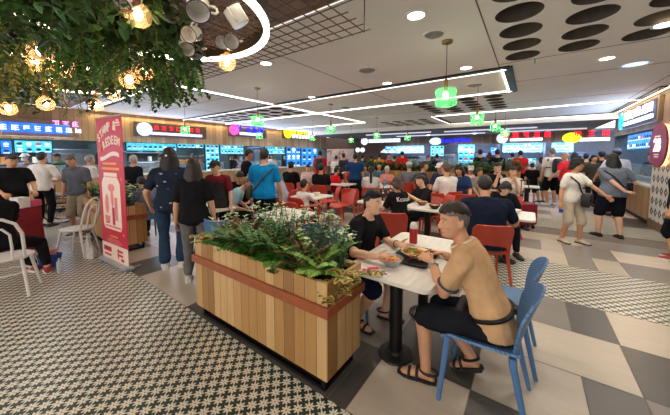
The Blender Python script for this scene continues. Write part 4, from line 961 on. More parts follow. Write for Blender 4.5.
# leaves and plants
def leaf(mb, base, d, up, L_, W, droop=.3, fold=.12, n=5, k=None, tip=1., split=None):
    d = d.normalized(); sd = d.cross(up); sd = sd.normalized() if sd.length > 1e-5 else d.orthogonal().normalized(); nrm = sd.cross(d); vs = []
    for i in range(n+1):
        t = i/n; w = W*.5*math.sin(PI*min(1, t**.75*.97+.03))**.8 if i < n else .0006; c = base+d*(L_*t*(1-.25*droop*t))+nrm*(-.0)+V((0,0,-1))*(droop*L_*t*t*.6)
        vs += [c-sd*w+nrm*(fold*w*2), c, c+sd*w+nrm*(fold*w*2)]
    fs = []; ks = []
    for i in range(n):
        o = i*3; fs += [(o,o+1,o+4,o+3), (o+1,o+2,o+5,o+4)]
    if split is None: mb.add(vs, fs, k)
    else:                                                            # a coloured rim round a coloured middle
        vi = []
        for i in range(n+1):
            l, c, r_ = V(vs[i*3]), V(vs[i*3+1]), V(vs[i*3+2]); vi += [l, l.lerp(c, split), c, r_.lerp(c, split), r_]
        f1 = []; f2 = []
        for i in range(n):
            o = i*5
            for j in range(4): (f1 if j in (0, 3) or i == n-1 else f2).append((o+j,o+j+1,o+j+6,o+j+5))
        o0 = len(mb.v); mb.add(vi, f1, k); mb.f += [tuple(q+o0 for q in f) for f in f2]; mb.m += [(k or 0)+1]*len(f2)
def lmat(name, rgb, isl=.75, rough=.5, var=.35): 
    m_ = mat(name, rgb, rough, island=isl, var=var, spec=.35); N, L, b = nodes(m_); b.inputs['Subsurface Weight'].default_value = 0; return m_
fern_m = lmat('fern_leaf', (74,122,48)); fern2_m = lmat('fern_leaf_pale', (122,158,74)); bush_m = lmat('bush_leaf', (52,104,52)); white_m = lmat('bush_tip', (186,206,160)); cord_m = lmat('cordyline_leaf', (66,84,46)); cordr_m = lmat('cordyline_edge', (186,92,84)); col_y = lmat('coleus_rim', (176,184,92)); col_r = lmat('coleus_middle', (150,74,54)); stem_m = mat('plant_stem', (92,84,48), .7); dkleaf = lmat('dark_leaf', (40,72,36))
def frond(mb, base, az, el, L_, W, r, droop=.9, n=11):
    d = V((math.cos(az)*math.cos(el), math.sin(az)*math.cos(el), math.sin(el))); p = base.copy(); st = L_/n; pts = [p.copy()]
    for i in range(n):
        t = (i+1)/n; d = (d+V((0,0,-1))*droop*.16*t).normalized(); p = p+d*st; pts.append(p.copy()); sd = d.cross(ZZ); sd = sd.normalized() if sd.length > 1e-4 else V((1,0,0)); w = W*math.sin(PI*min(1, .18+.8*t))*(1.15-.35*t)
        for s_ in (-1, 1): leaf(mb, p-d*st*.5, sd*s_+d*.55, ZZ, w, st*1.5, .35+r.uniform(-.1,.2), .1, 3)
    mb.tube(pts, [.004*(1-.8*i/n) for i in range(n+1)], 5); return pts
def fern(loc, size, label, seed, m=None, nf=15, grp='ferns in the front planter'):
    r = random.Random(seed); t = empty('fern', loc, 0, label, 'plant', grp); mb = MB()
    for i in range(nf): frond(mb, V((r.uniform(-.02,.02), r.uniform(-.02,.02), 0)), 2*PI*i/nf+r.uniform(-.3,.3), r.uniform(.35,1.25), size*r.uniform(.75,1.1), size*.24, r, r.uniform(.6,1.2))
    mb.build('fronds', m or fern_m, t); c = MB(); c.lathe((0,0,-.06), [(.03,0),(.035,.05),(.01,.08)], 10); c.build('crown', stem_m, t, True); return t
def bush(loc, size, label, seed, leafm=None, tipm=None, ns=13, grp='leafy bushes in the front planter', lw=.026, ll=.05, spread=.5):
    r = random.Random(seed); t = empty('leafy_bush', loc, 0, label, 'plant', grp); lf = MB(); st = MB()
    for i in range(ns):
        az = r.uniform(0, 2*PI); tl = r.uniform(.0, spread); L_ = size*r.uniform(.65, 1.05); d = V((math.cos(az)*tl, math.sin(az)*tl, 1)).normalized(); p = V((r.uniform(-.05,.05), r.uniform(-.05,.05), -.05)); pts = [p.copy()]; k = max(5, int(L_/.035))
        for j in range(k):
            d = (d+V((r.uniform(-.09,.09), r.uniform(-.09,.09), 0))).normalized(); p = p+d*L_/k; pts.append(p.copy())
            if j > k*.18:
                for q in range(3):
                    a = r.uniform(0, 2*PI); dd = V((math.cos(a), math.sin(a), r.uniform(.0,.8))); tip_ = tipm and (j >= k-2 or r.random() < .10); leaf(lf, p, dd, ZZ, ll*r.uniform(.7,1.2), lw*r.uniform(.8,1.2), .35, .1, 4, 1 if tip_ else 0)
        st.tube(pts, .0028, 5)
    lf.build('leaves', [leafm or bush_m, tipm or white_m], t); st.build('stems', stem_m, t, True); return t
def cordyline(loc, size, label, seed, nl=16):
    r = random.Random(seed); t = empty('cordyline', loc, 0, label, 'plant', 'red edged strap leaved plants'); mb = MB()
    for i in range(nl):
        az = 2.4*i; el = .5+.75*i/nl; d = V((math.cos(az)*math.cos(el), math.sin(az)*math.cos(el), math.sin(el))); leaf(mb, V((0,0,0)), d, ZZ, size*r.uniform(.75,1.05), .06, .35, .25, 7, 0, split=.3)
    mb.build('strap_leaves', [cordr_m, cord_m], t); c = MB(); c.cyl((0,0,-.06), .014, .07, 8); c.build('stem', stem_m, t, True); return t
def coleus(loc, size, label, seed, ns=10, lean=(0,0)):
    r = random.Random(seed); t = empty('coleus', loc, 0, label, 'plant', 'variegated yellow and red leaved plants'); lf = MB(); st = MB()
    for i in range(ns):
        az = r.uniform(0, 2*PI); d = V((math.cos(az)*.75+lean[0], math.sin(az)*.75+lean[1], r.uniform(.2,.9))).normalized(); p = V((r.uniform(-.04,.04), r.uniform(-.04,.04), -.05)); pts = [p.copy()]; L_ = size*r.uniform(.6,1.1); k = 7
        for j in range(k):
            d = (d+V((lean[0]*.10, lean[1]*.10, -.09))).normalized(); p = p+d*L_/k; pts.append(p.copy())
            if j > 2:
                for q in (-1, 1):
                    a = math.atan2(d.y, d.x)+q*1.1+r.uniform(-.4,.4); leaf(lf, p, V((math.cos(a), math.sin(a), r.uniform(.0,.5))), ZZ, r.uniform(.05,.085), r.uniform(.036,.056), .5, .08, 5, 0, split=.55)
        st.tube(pts, .003, 5)
    lf.build('leaves', [col_y, col_r], t); st.build('stems', stem_m, t, True); return t
PZ = .765
coleus(V((-2.60,1.58,PZ)), .25, 'yellow and red leaved plant at left end of the front planter', 1, 12, (-.06,.0)); coleus(V((-2.56,1.66,PZ)), .40, 'taller yellow leaved plant at back of planter left end', 2, 14)
coleus(V((-1.22,1.56,PZ)), .25, 'yellow and red leaved plant trailing over front right corner of planter', 3, 10, (.10,-.04)); coleus(V((-1.12,1.70,PZ)), .26, 'yellow and red leaved plant trailing over the right end of planter', 4, 10, (.16,.0)); coleus(V((-1.38,1.56,PZ)), .20, 'small yellow leaved sprig at planter front right of middle', 41, 5, (.0,.0))
fern(V((-2.26,1.53,PZ)), .36, 'leftmost broad green fern of the front planter', 5); fern(V((-1.92,1.52,PZ)), .40, 'second green fern from left in front planter', 6); fern(V((-1.62,1.52,PZ)), .38, 'big green fern in the middle of front planter', 7); fern(V((-1.27,1.60,PZ)), .38, 'green fern at right part of front planter', 8, fern2_m)
fern(V((-2.45,1.5,PZ)), .24, 'small olive fern beside the left coleus', 81, fern2_m, 12)
cordyline(V((-2.42,1.60,PZ)), .40, 'red edged strap plant behind the leftmost fern', 9); cordyline(V((-2.08,1.60,PZ)), .42, 'red edged strap plant left of planter middle', 10); cordyline(V((-1.43,1.55,PZ)), .40, 'red edged strap plant right of planter middle', 11); cordyline(V((-1.78,1.62,PZ)), .42, 'red edged strap plant at back of planter middle', 111)
for i, (x, y, s_, lb) in enumerate(((-2.60,1.63,.34,'white flecked bush at left end of planter'),(-2.15,1.73,.45,'white flecked bush behind leftmost fern'),(-1.88,1.74,.50,'white flecked bush left of planter middle'),(-1.64,1.72,.52,'tallest white flecked bush in planter middle'),(-1.40,1.73,.50,'white flecked bush right of planter middle'),(-1.20,1.74,.46,'white flecked bush by black-shirted diner'))): bush(V((x,y,PZ)), s_, lb, 20+i, None, white_m)
bush(V((-2.3,1.45,PZ)), .13, 'low small leaved clump at planter front left', 30, fern_m, None, 10, lw=.035, spread=1.2); bush(V((-1.55,1.44,PZ)), .13, 'low small leaved clump at planter front middle', 31, fern_m, None, 10, lw=.03, spread=1.2)
r5 = random.Random(4)
for i, x in enumerate((-7.3,-6.9,-6.5,-6.1,-5.7)): bush(V((x,1.74+r5.uniform(-.06,.06),.74)), r5.uniform(.42,.55), ['leafy bush at far left end of the banner planter','leafy bush second from left behind banner','leafy bush in middle of banner planter','leafy bush just right of the banner','leafy bush at right end of banner planter'][i], 40+i, dkleaf if i % 2 else bush_m, white_m if i > 2 else fern2_m, 14, 'leafy bushes behind the banner', .036, .075, .7)
ORDS = 'first second third fourth fifth sixth seventh eighth ninth tenth eleventh twelfth thirteenth fourteenth fifteenth sixteenth seventeenth eighteenth'.split()
for i in range(18):
    x = -5.45+i*.285+(.18 if i > 10 else 0)+(.12 if i > 15 else 0)
    if x > -.25: break
    bush(V((x,8.95+r5.uniform(-.07,.07),1.1 if x < -.7 else 1.17)), r5.uniform(.34,.46), ORDS[i]+' green bush from left in the far planters', 60+i, bush_m if i % 3 == 1 else fern_m, None, 20, 'bushes in the far planters', .045, .095, 1.3)
# ---------------------------------------------------------------- red banner
bn = empty('roll_up_banner', (-5.0,1.345,0), rad(4), 'tall red roll-up banner reading STAMP & REDEEM', 'banner'); BW = 1.02
br = mat('banner_red', (196,32,62), .5, var=.04, scale=2); bcream = mat('banner_cream', (240,214,196), .55, var=.03); borange = mat('banner_orange', (240,150,70), .55); bpink = mat('banner_pink', (228,128,126), .55)
a = MB(); a.box((0,0,1.13), (BW,.006,2.14)); a.build('banner_sheet', br, bn); a = MB(); a.box((0,0,.035), (BW+.06,.12,.07), bev=.02); a.box((-.4,0,.01), (.05,.36,.02)); a.box((.4,0,.01), (.05,.36,.02)); a.build('base', mat('silver', (190,190,192), .35, metal=.6), bn)
a = MB(); a.cyl((0,.03,.05), .01, 2.14, 8); a.box((0,0,2.2), (BW,.02,.02)); a.build('pole', steel, bn)
def bpart(nm, mt, fn): a = MB(); fn(a); a.build(nm, mt, bn)
def arc_text(s, cx, z0, rise, wd, size, mt, tilt, nm):
    n = len(s)
    for i, ch in enumerate(s):
        if ch == ' ': continue
        u = (i+.5)/n-.5; ang = tilt-rise*u*2.2; x = cx+u*wd; z = z0+rise*(.25-u*u)*wd*1.1+math.tan(tilt)*u*wd
        c = bpy.data.curves.new(nm, 'FONT'); c.body = ch; c.size = size; c.align_x = 'CENTER'; c.align_y = 'CENTER'; c.extrude = .002; c.offset = .006; c.materials.append(mt); o = bpy.data.objects.new(nm, c); COL.objects.link(o); o.parent = bn; o.location = (x,-.006,z); o.rotation_euler = (PI/2, -ang, 0)
arc_text('STAMP &', -.08, 1.96, .35, .74, .18, bcream, .24, 'letter'); arc_text('REDEEM', .08, 1.79, .35, .68, .17, bcream, .08, 'letter')
bpart('ampersand_flourish', borange, lambda a: (a.tube([(-.34,-.006,1.84),(-.30,-.006,1.78),(-.36,-.006,1.72),(-.30,-.006,1.70)], .014, 6)))
bpart('ribbon', bcream, lambda a: a.shell([[(x, -.007, 1.63+.04*math.sin(x*6+.5)+dz) for x in [-.38+.076*i for i in range(11)]] for dz in (-.03,.03)], .004))
bpart('logo', bcream, lambda a: (a.box((.36,-.005,2.10), (.16,.004,.025)), a.box((.36,-.005,2.135), (.10,.004,.022)), a.box((.36,-.005,2.065), (.2,.004,.014))))
bpart('orange_lines', borange, lambda a: (a.box((-.02,-.005,1.525), (.56,.004,.03)), a.box((0,-.005,1.45), (.70,.004,.035)), a.box((.40,-.005,1.31), (.03,.004,.04)), a.box((.38,-.005,.50), (.04,.004,.03)), a.box((0,-.005,.435), (.3,.004,.022))))
bpart('jar_picture', bcream, lambda a: (a.loft([[V((x, y, z)) for x, z in ((-.38,.60),(-.33,.54),(.29,.54),(.34,.60),(.34,1.23),(.27,1.31),(.25,1.315),(.25,1.39),(-.28,1.39),(-.28,1.315),(-.31,1.31),(-.38,1.23))] for y in (-.004,-.008)])))
bpart('jar_details', bpink, lambda a: (a.ell((-.2,-.009,.92), (.08,.004,.15), 12, 6), a.ell((.02,-.009,1.05), (.06,.004,.17), 12, 6), a.box((.16,-.009,.86), (.10,.004,.34)), a.ell((.0,-.009,1.17), (.14,.004,.06), 12, 6), a.box((0,-.009,.585), (.6,.004,.03)), a.box((0,-.009,1.33), (.46,.004,.014)), a.box((-.2,-.009,.70), (.2,.004,.08))))
bpart('jar_accent', br, lambda a: (a.box((.05,-.012,.75), (.08,.004,.26)), a.box((-.2,-.012,.64), (.14,.004,.025))))
bpart('small_text_lines', bpink, lambda a: [a.box((0,-.005,.405-.022*i-.012), (.42+.2*((i*7) % 3)/2,.004,.009)) for i in range(4)])
bpart('lower_panel', bcream, lambda a: a.box((0,-.005,.19), (BW,.004,.24)))
bpart('lower_panel_marks', br, lambda a: (a.box((-.28,-.009,.22), (.3,.004,.07)), a.box((-.28,-.009,.13), (.26,.004,.025)), a.box((.22,-.009,.24), (.2,.004,.03)), a.box((.22,-.009,.18), (.2,.004,.03)), a.box((.14,-.009,.2), (.03,.004,.14)), a.box((.30,-.009,.12), (.1,.004,.04))))
bn.scale = (.86,1,1)
# plastic bag by the banner
pb = MB(); r6 = random.Random(2)
rings = []
for z, rr in ((0,.10),(.02,.13),(.09,.13),(.17,.10),(.24,.06),(.30,.035),(.34,.05)): rings.append([V((rr*math.cos(a)*(1+.3*r6.uniform(-1,1))-z*.25, rr*.6*math.sin(a)*(1+.3*r6.uniform(-1,1)), z*(1+.2*r6.uniform(-1,1)))) for a in [2*PI*j/14 for j in range(14)]])
pb.loft(rings); o = pb.build('carrier_bag', [mat('white_plastic', (216,210,206), .35, var=.18, scale=22)], None, 50); o.location = (-5.72,1.22,0); tag(o, 'white knotted plastic carrier bag at foot of the banner', 'bag')
# ---------------------------------------------------------------- left corner: red table, white chairs, boxes
rt_ = empty('draped_table', (-7.5,.16,0), rad(35), 'table under a deep red cloth at left edge', 'table'); cl = mat('red_cloth', (130,22,36), .85, bump=.2); a = MB(); rings = []
for z, q in ((.745,-.02),(.75,0),(.70,.012),(.4,.025),(.02,.05)): 
    ring = []
    for p in rrect(1.5, .75, .06, z, 8): k = 1+q*1.0+(.012*math.sin(p.x*26)+.012*math.sin(p.y*30))*(z < .6); ring.append(V((p.x*k, p.y*(1+q*1.6), z)))
    rings.append(ring)
a.loft(rings[::-1]); a.build('tablecloth', cl, rt_, 50)
a = MB(); a.box((0,0,.68), (1.3,.6,.03)); a.build('table_board', blk, rt_)
for i, (px, py, n, col, lb) in enumerate(((.62,.15,16,(226,216,214),'tall stack of white leaflets on red table'),(.66,.29,10,(210,84,110),'lower stack of pink leaflets on red table'),(.40,.24,8,(226,216,214),'low stack of papers at back of red table'),(.66,.0,2,(236,226,214),'loose white sheet at front of red table'))):
    c = V((-7.5,.16,0))+Matrix.Rotation(rad(35), 3, 'Z') @ V((px,py,0)); a = MB(); rr = random.Random(i)
    for k in range(n): a.box((rr.uniform(-.006,.006), rr.uniform(-.006,.006), .006+.011*k), (.21,.15,.010), rr.uniform(-.05,.05))
    o = a.build('leaflet_stack', mat('paper%d' % i, col, .7)); o.location = (c.x, c.y, .752); o.rotation_euler.z = rad(20+8*i); tag(o, lb, 'leaflets', kind='thing')
wm = mat('white_painted_metal', (214,210,204), .4, var=.04)
def white_chair(loc, face, label):
    t = empty('bistro_chair', (loc.x, loc.y, 0), rz_of(face), label, 'chair', 'white bentwood style chairs')
    a = MB(); a.lathe((0,0,.44), [(.001,.0),(.20,.0),(.212,.01),(.212,.022),(.20,.03),(.001,.028)], 28); a.build('seat', wm, t, True)
    a = MB(); pts = [(-.17,-.14,.45),(-.185,-.19,.60),(-.19,-.23,.76),(-.15,-.26,.88),(-.06,-.275,.94),(.06,-.275,.94),(.15,-.26,.88),(.19,-.23,.76),(.185,-.19,.60),(.17,-.14,.45)]; a.tube(pts, .016, 8)
    a.tube([(-.09,-.19,.46),(-.10,-.22,.62),(-.10,-.25,.76),(-.05,-.265,.83),(.05,-.265,.83),(.10,-.25,.76),(.10,-.22,.62),(.09,-.19,.46)], .012, 8); a.build('back_hoop', wm, t, True)
    for sx in (-1, 1):
        for sy in (-1, 1): a = MB(); a.tube([(sx*.14,sy*.13,.45),(sx*.16,sy*.15,.3),(sx*.20,sy*.205,0)], [.018,.017,.014], 8); a.build('leg', wm, t, True)
    a = MB(); a.tube([(.165*math.cos(q), .165*math.sin(q), .27) for q in [2*PI*j/24 for j in range(25)]], .009, 6); a.build('ring_stretcher', wm, t, True)
q_ = at(77,228,.46); white_chair(V((q_.x,q_.y,0)), -RT*.97-FH*.2, 'empty white metal chair left of the red banner'); CH1 = dep(5, 3.15); white_chair(CH1, -RT*.55+FH*.83, 'white metal chair in left corner with person in black')
c = at(54, 268, 0); a = MB(); rings = [rrect(.24, .18, .03, 0), rrect(.30, .23, .03, .2), rrect(.32, .25, .03, .205), rrect(.31,.24,.03,.21), rrect(.28,.21,.03,.2), rrect(.22,.16,.03,.02)]; a.loft(rings); o = a.build('storage_basket', mat('blue_plastic_basket', (24,72,150), .45), None, 50); o.location = (c.x-.12, c.y-.02, 0); o.scale = (.78,.78,.9); o.rotation_euler.z = rad(30); tag(o, 'blue plastic basket on floor beside red table', 'basket')
pk = MB(); pk.box((0,0,.025), (.16,.12,.04)); pk.box((.02,.01,.065), (.12,.1,.03), .4); o = pk.build('paper_packets', mat('packet_pink', (214,150,150), .6)); o.location = (c.x-.12, c.y-.02, .187); tag(o, 'white and pink packets lying in blue basket', 'packets')
bt = MB(); bt.lathe((0,0,0), [(.001,0),(.032,0),(.033,.02),(.033,.14),(.013,.18),(.013,.2),(.001,.2)], 14); o = bt.build('water_bottle', mat('clear_plastic', (214,226,232), .1, alpha=.5), None, True); q = at(60, 272, 0); o.location = (q.x, q.y, 0); tag(o, 'clear plastic bottle on floor beside the blue basket', 'bottle')
# wheelchair beside the far left counter
wc = empty('wheelchair', dep(60,6.75), rad(-14), 'dark wheelchair with large spoked wheel before the far left counter', 'wheelchair')
for sx in (-1, 1):
    a = MB(); a.tube([(sx*.28, .0+.30*math.cos(q), .30+.30*math.sin(q)) for q in [2*PI*j/32 for j in range(33)]], .016, 8)
    for j in range(12): q = 2*PI*j/12; a.tube([(sx*.28,0,.30), (sx*.28,.29*math.cos(q),.30+.29*math.sin(q))], .003, 4)
    a.cyl((sx*.28-.03,0,.30), .035, .06, 12, ax=(1,0,0)); a.build('large_wheel', mat('tyre', (40,38,38), .6), wc, True)
    a = MB(); a.tube([(sx*.2, .45+.09*math.cos(q), .09+.075*math.sin(q)) for q in [2*PI*j/16 for j in range(17)]], .014, 6); a.build('caster', blk, wc, True)
    a = MB(); a.tube([(sx*.23,-.12,.95),(sx*.23,-.12,.3),(sx*.23,.3,.3),(sx*.22,.45,.17)], .012, 6); a.tube([(sx*.23,-.12,.68),(sx*.23,.28,.68),(sx*.23,.3,.3)], .012, 6); a.build('side_frame', steel, wc, True)
a = MB(); a.box((0,.08,.48), (.44,.42,.04), bev=.01); a.build('seat', blk, wc); a = MB(); a.box((0,-.12,.72), (.44,.03,.4), bev=.01); a.build('backrest', blk, wc)
# ---------------------------------------------------------------- people
def loc_of(root, face, p): d = V(p)-root; r = V((face.y, -face.x, 0)); return V((d.dot(r), d.dot(face), d.z))
BLK = (24,24,26); DK = (36,38,46); NAVYC = (34,42,64); WHT = (222,216,208); REDC = (196,40,44)
HB = (24,20,19); HBR = (62,42,32); HG = (150,146,142); HW = (206,202,196)
SEAT = 'diners seated at the tables'; STAND = 'visitors standing and walking'; STAFF = 'staff behind the counters'
def trim_label(s):
    w = s.replace('under the person', 'under diner').replace('under the child', 'under child').split()[:16]
    if len(s.split()) > 16:
        while w[-1].strip(',') in ('of','with','to','in','left','right','and','the','by','back','at','seated','white-shirted','a','near'): w.pop()
    return ' '.join(w).rstrip(',')
def who(label, px, D, ytop, phi, sit=False, ch='red', loc=None, grp=None, hh=None, chlab=None, **k):
    loc = loc or dep(px, D); zt = zat(ytop, D) if ytop else None
    if hh: h = hh
    elif sit: h = 1.7*max(.92, min(1.12, (zt-.45)/.86))
    else: h = max(1.48, min(1.86, zt))
    face = head_dir(phi)
    P = person(label, V((loc.x, loc.y, 0)), face, h=h, pose='sit' if sit else 'stand', D=D, group=grp or (SEAT if sit else STAND), **k)
    if sit and ch: chair(ch, V((loc.x, loc.y, 0)), face, trim_label(chlab or '%s chair under the %s' % (ch.replace('_arm', ' arm'), label)))
    return P
# two diners at the front table
L1 = V((-1.44,2.42,0)); f1 = XA
bowl_c = V((-1.005,2.10,.75)); 
P1 = person('person in black t-shirt and navy shorts eating at front table, hands by bowl', L1, f1, h=1.68, pose='sit', lean=14, bend=12, skin='fair', hair=('buzz',(34,31,31)), top=('tee',(26,26,29)), bottom=('shorts',(26,34,56)), shoes=((28,28,30),'sandal'), D=2.7, belly=.05, wide=1.12,
    hr=loc_of(L1, f1, (-1.0,2.0,.81)), hl=loc_of(L1, f1, (-.98,2.40,.81)), head=(4,8), fr=V((.22,.13,0)), fl=V((-.05,.30,0)), kneeR=(.3,1,1), kneeL=(-.1,1,1), curl=(.25,.5), hdirR=(-.35,1,-.1), hdirL=(.35,1,.05), grip={1:(-.7,.2,-.35), -1:(.55,.2,.7)}, group=SEAT, extras=[])
make_hair(P1, ('top',(18,17,18)), P1.s, P1.root, P1.H, P1.HM, P1.s, None)
w_ = P1.hand[-1][0]; b_ = MB(); d_ = (P1.arm[-1][2]-P1.arm[-1][1]).normalized(); u_ = d_.orthogonal().normalized(); v_ = d_.cross(u_); b_.tube([w_-d_*.035+(u_*math.cos(q)+v_*math.sin(q))*.031 for q in [2*PI*j/16 for j in range(17)]], .005, 6); own(P1, b_, 'bracelet', blk, 'dark bead bracelet on wrist of black-shirted diner', 'bracelet')
L2 = V((-.20,2.045,0)); f2 = -XA
P2 = person('person in tan polo shirt and dark striped shorts eating at right of front table', L2, f2, h=1.74, pose='sit', lean=16, bend=14, skin='mid', wide=.9, hair=('buzz',(112,102,94)), top=('polo',(206,164,120),(214,174,130)), bottom=('shorts',(30,32,38)), shoes=((26,24,24),'sandal'), D=1.9,
    hl=loc_of(L2, f2, (-.58,2.08,.84)), hr=loc_of(L2, f2, (-.58,2.45,.785)), head=(8,-38), fl=V((-.11,.36,0)), fr=V((.14,.09,.05)), curl=(.85,.35), poleL=(-.55,-.25,-1), hdirL=(.4,.9,.25), grip={-1:(.6,.3,-.6), 1:(-.3,.2,-1)}, group=SEAT, extras=[])
# polo hair on top a little longer, trims, belt bag, watch, chopsticks
make_hair(P2, ('top',(58,46,40)), P2.s, P2.root, P2.H, P2.HM, P2.s, None)
for t_, nm in ((1.04,'collar_stripe'),):
    a = MB(); a.tube([P2.surf(1.03, 2*PI*j/24, .021) for j in range(25)], .0035, 5); a.build(nm, mat('white_trim_cloth', (232,226,216), .8), P2.root, True)
for sd in (-1, 1):
    sA, sE, sW = P2.arm[sd]; d = (sE-sA).normalized(); q = sA+(sE-sA)*.66+d*.028; u = d.orthogonal().normalized(); v = d.cross(u); a = MB(); a.tube([q+(u*math.cos(z)+v*math.sin(z))*.0655 for z in [2*PI*j/20 for j in range(21)]], .009, 6); a.build('sleeve_trim', mat('navy_trim_cloth', (60,64,84), .8), P2.root, True)
t = own_empty(P2, 'belt_bag', 'black belt bag round waist of tan-shirted man', 'bag'); a = MB(); a.tube([P2.surf(.12, 2*PI*j/28, .032) for j in range(29)], .014, 6); a.build('strap', blk, t, True); a = MB(); a.box(P2.surf(.1, 0, .075), (.24,.07,.13), bev=.02); a.build('pouch', mat('black_nylon', (26,26,28), .7), t, 60); a = MB(); a.box(P2.surf(.12, PI, .045), (.07,.02,.04), bev=.006); a.build('buckle', blk, t)
w_ = P2.arm[-1]; d_ = (w_[2]-w_[1]).normalized(); u_ = d_.orthogonal().normalized(); v_ = d_.cross(u_); a = MB(); a.tube([w_[2]-d_*.04+(u_*math.cos(q)+v_*math.sin(q))*.032 for q in [2*PI*j/20 for j in range(21)]], .008, 6); a.ell(w_[2]-d_*.04+V((-.02,0,.034)), (.018,.018,.008)); own(P2, a, 'wrist_watch', steel, 'steel watch on left wrist of tan-shirted man', 'watch')
hw, hd_, hp_, ht_ = P2.hand[-1]; a = MB(); c0 = hw+hd_*.10+hp_*.02
for k in (0, .012): a.tube([c0+V((k,-.07,.07)), c0+V((k*.4,.13,-.07))], .0028, 6)
own(P2, a, 'chopsticks', mat('red_chopstick', (150,34,30), .4), 'red chopsticks held by tan-shirted man', 'chopsticks')
# food on the front table
def bowl(loc, r, label, mt, food, cols, tall=.07):
    t = empty('bowl', loc, 0, label, 'bowl'); a = MB(); a.lathe((0,0,0), [(.001,.004),(r*.5,.0),(r*.52,.006),(r*.85,tall*.6),(r,tall),(r*.97,tall+.002),(r*.82,tall*.6),(r*.45,.012),(.001,.012)], 28); a.build('bowl_body', mt, t, True)
    r9 = random.Random(len(label)); a = MB()
    for i in range(int(34)):
        a.k = r9.choice(range(len(cols))); q = r9.uniform(0, 2*PI); rr = r*.74*math.sqrt(r9.random()); p = V((rr*math.cos(q), rr*math.sin(q), tall*.75+r9.uniform(0,.014)))
        if food == 'noodle': z = r9.uniform(0, PI); a.tube([p+V((.035*math.cos(z+k*.5)*(k-2)/2, .035*math.sin(z+k*.5)*(k-2)/2, .006*math.sin(k*1.5))) for k in range(5)], .0042, 5)
        else: a.ell(p, (.016,.013,.009), 7, 5)
    tag(a.build('food', cols, t, True), kind='stuff'); a = MB(); a.lathe((0,0,0), [(.001,tall*.72),(r*.85,tall*.72)], 24); a.build('broth', mat('broth', (214,140,60), .2), t); return t
noodle = mat('noodle', (236,186,92), .4, island=.5); chili = mat('chili', (206,92,40), .4); greenf = mat('greens', (120,150,60), .5)
bowl(V((-.885,2.03,.752)), .095, 'steel bowl of yellow noodles held by black-shirted diner', steel, 'noodle', [noodle, noodle, chili])
tr = empty('serving_tray', (-.79,2.33,.752), rad(90), 'black tray in middle of front table', 'tray'); a = MB(); a.loft([rrect(.44,.31,.04,0), rrect(.46,.33,.045,.02), rrect(.45,.32,.04,.02), rrect(.42,.29,.035,.006)]); a.build('tray_body', blk, tr, 40)
bowl(V((-.79,2.325,.762)), .125, 'oval looking plate of noodles and sauce on black tray', mat('cream_dish', (226,206,170), .35), 'noodle', [noodle, chili, greenf], .045)
bt = empty('sauce_bottle', (-.94,2.70,.75), 0, 'red chilli sauce bottle with white cap on front table', 'bottle'); a = MB(); a.lathe((0,0,0), [(.001,0),(.038,0),(.04,.01),(.04,.13),(.036,.15),(.03,.155)], 22, cap=True); a.build('bottle_body', mat('chilli_red', (172,36,32), .3), bt, True); a = MB(); a.lathe((0,0,0), [(.032,.152),(.036,.156),(.036,.175),(.03,.20),(.022,.215),(.001,.218)], 22, cap=True); a.build('cap', mat('cap_white', (232,226,220), .4), bt, True)
a = MB(); a.box((0,0,.001), (.15,.11,.002), .3); a.k = 1; a.box((.02,.01,.003), (.09,.05,.001), .3); a.box((-.05,-.03,.003), (.03,.05,.001), .3); o = a.build('leaflet', [mat('leaflet_white', (236,222,222), .6), mat('leaflet_pink', (226,60,104), .6)]); o.location = (-.99,1.875,.7505); o.rotation_euler.z = .5; tag(o, 'pink and white leaflet near corner of front table', 'leaflet')
a = MB(); a.box((0,0,.001), (.10,.07,.002), -.4); a.k = 1; a.box((0,0,.0025), (.06,.03,.001), -.4); o = a.build('leaflet', [mat('leaflet_white', (236,222,222), .6), mat('leaflet_grey', (150,110,120), .6)]); o.location = (-.87,1.86,.7505); tag(o, 'small grey printed slip beside the pink leaflet', 'leaflet')
# two women walking at right
W1L = V((.66,6.72,0))
Wm1 = who('person in white t-shirt, beige shorts and black hat walking at right', 0, 5.1, None, 166, loc=W1L, hh=1.56, skin='mid', hair=('bob',(24,20,20),.10), top=('tee',(228,222,212)), bottom=('long_shorts',(196,182,160)), shoes=((196,176,150),'shoe'), girl=True, wide=1.08, fl=V((-.14,.10,0)), fr=V((.12,-.06,0)), hl=V((-.40,.34,1.0)), hr=V((.32,.02,.80)), head=(2,-32), extras=[bucket_hat((28,28,32))])
sling(Wm1, (26,26,30), 'black crossbody bag on white-shirted walking woman', over=1, size=(.30,.12,.24), hipphi=-24, t=-.02)
hw, hd_, hp_, ht_ = Wm1.hand[1]; t = own_empty(Wm1, 'water_bottle', 'blue capped water bottle in hand of white-shirted woman', 'bottle'); a = MB(); c0 = hw+hd_*.08+hp_*.03; a.lathe(c0-V((0,0,.13)), [(.001,0),(.03,0),(.031,.12),(.014,.16),(.014,.17)], 14, cap=True); a.build('bottle_body', mat('clear_plastic', (214,226,232), .1, alpha=.5), t, True); a = MB(); a.lathe(c0-V((0,0,.10)), [(.032,0),(.032,.06)], 14); a.build('blue_label', mat('label_blue', (40,60,170), .5), t); a = MB(); a.cyl(c0+V((0,0,.04)), .016, .02, 12); a.build('cap', mat('label_blue', (40,60,170), .5), t)
W2L = V((1.37,7.6,0))
Wm2 = who('person in grey t-shirt and black shorts seen from behind at right counter', 0, 5.4, None, 14, loc=W2L, hh=1.66, skin='fair', hair=('long',(22,20,22),.27), top=('tee',(116,122,136)), bottom=('shorts',(26,28,38)), shoes=((30,30,34),'shoe',0), girl=True, wide=1.22, fl=V((-.17,.05,0)), fr=V((.14,-.05,0)), hl=V((.04,-.25,.98)), hr=V((.30,.22,1.05)), poleL=(-1,-.4,-.2), head=(8,10), hdirL=(1,-.1,0))
sling(Wm2, (28,30,40), 'dark sling bag across back of grey-shirted woman', over=-1, size=(.16,.08,.2), hipphi=80, t=.22)
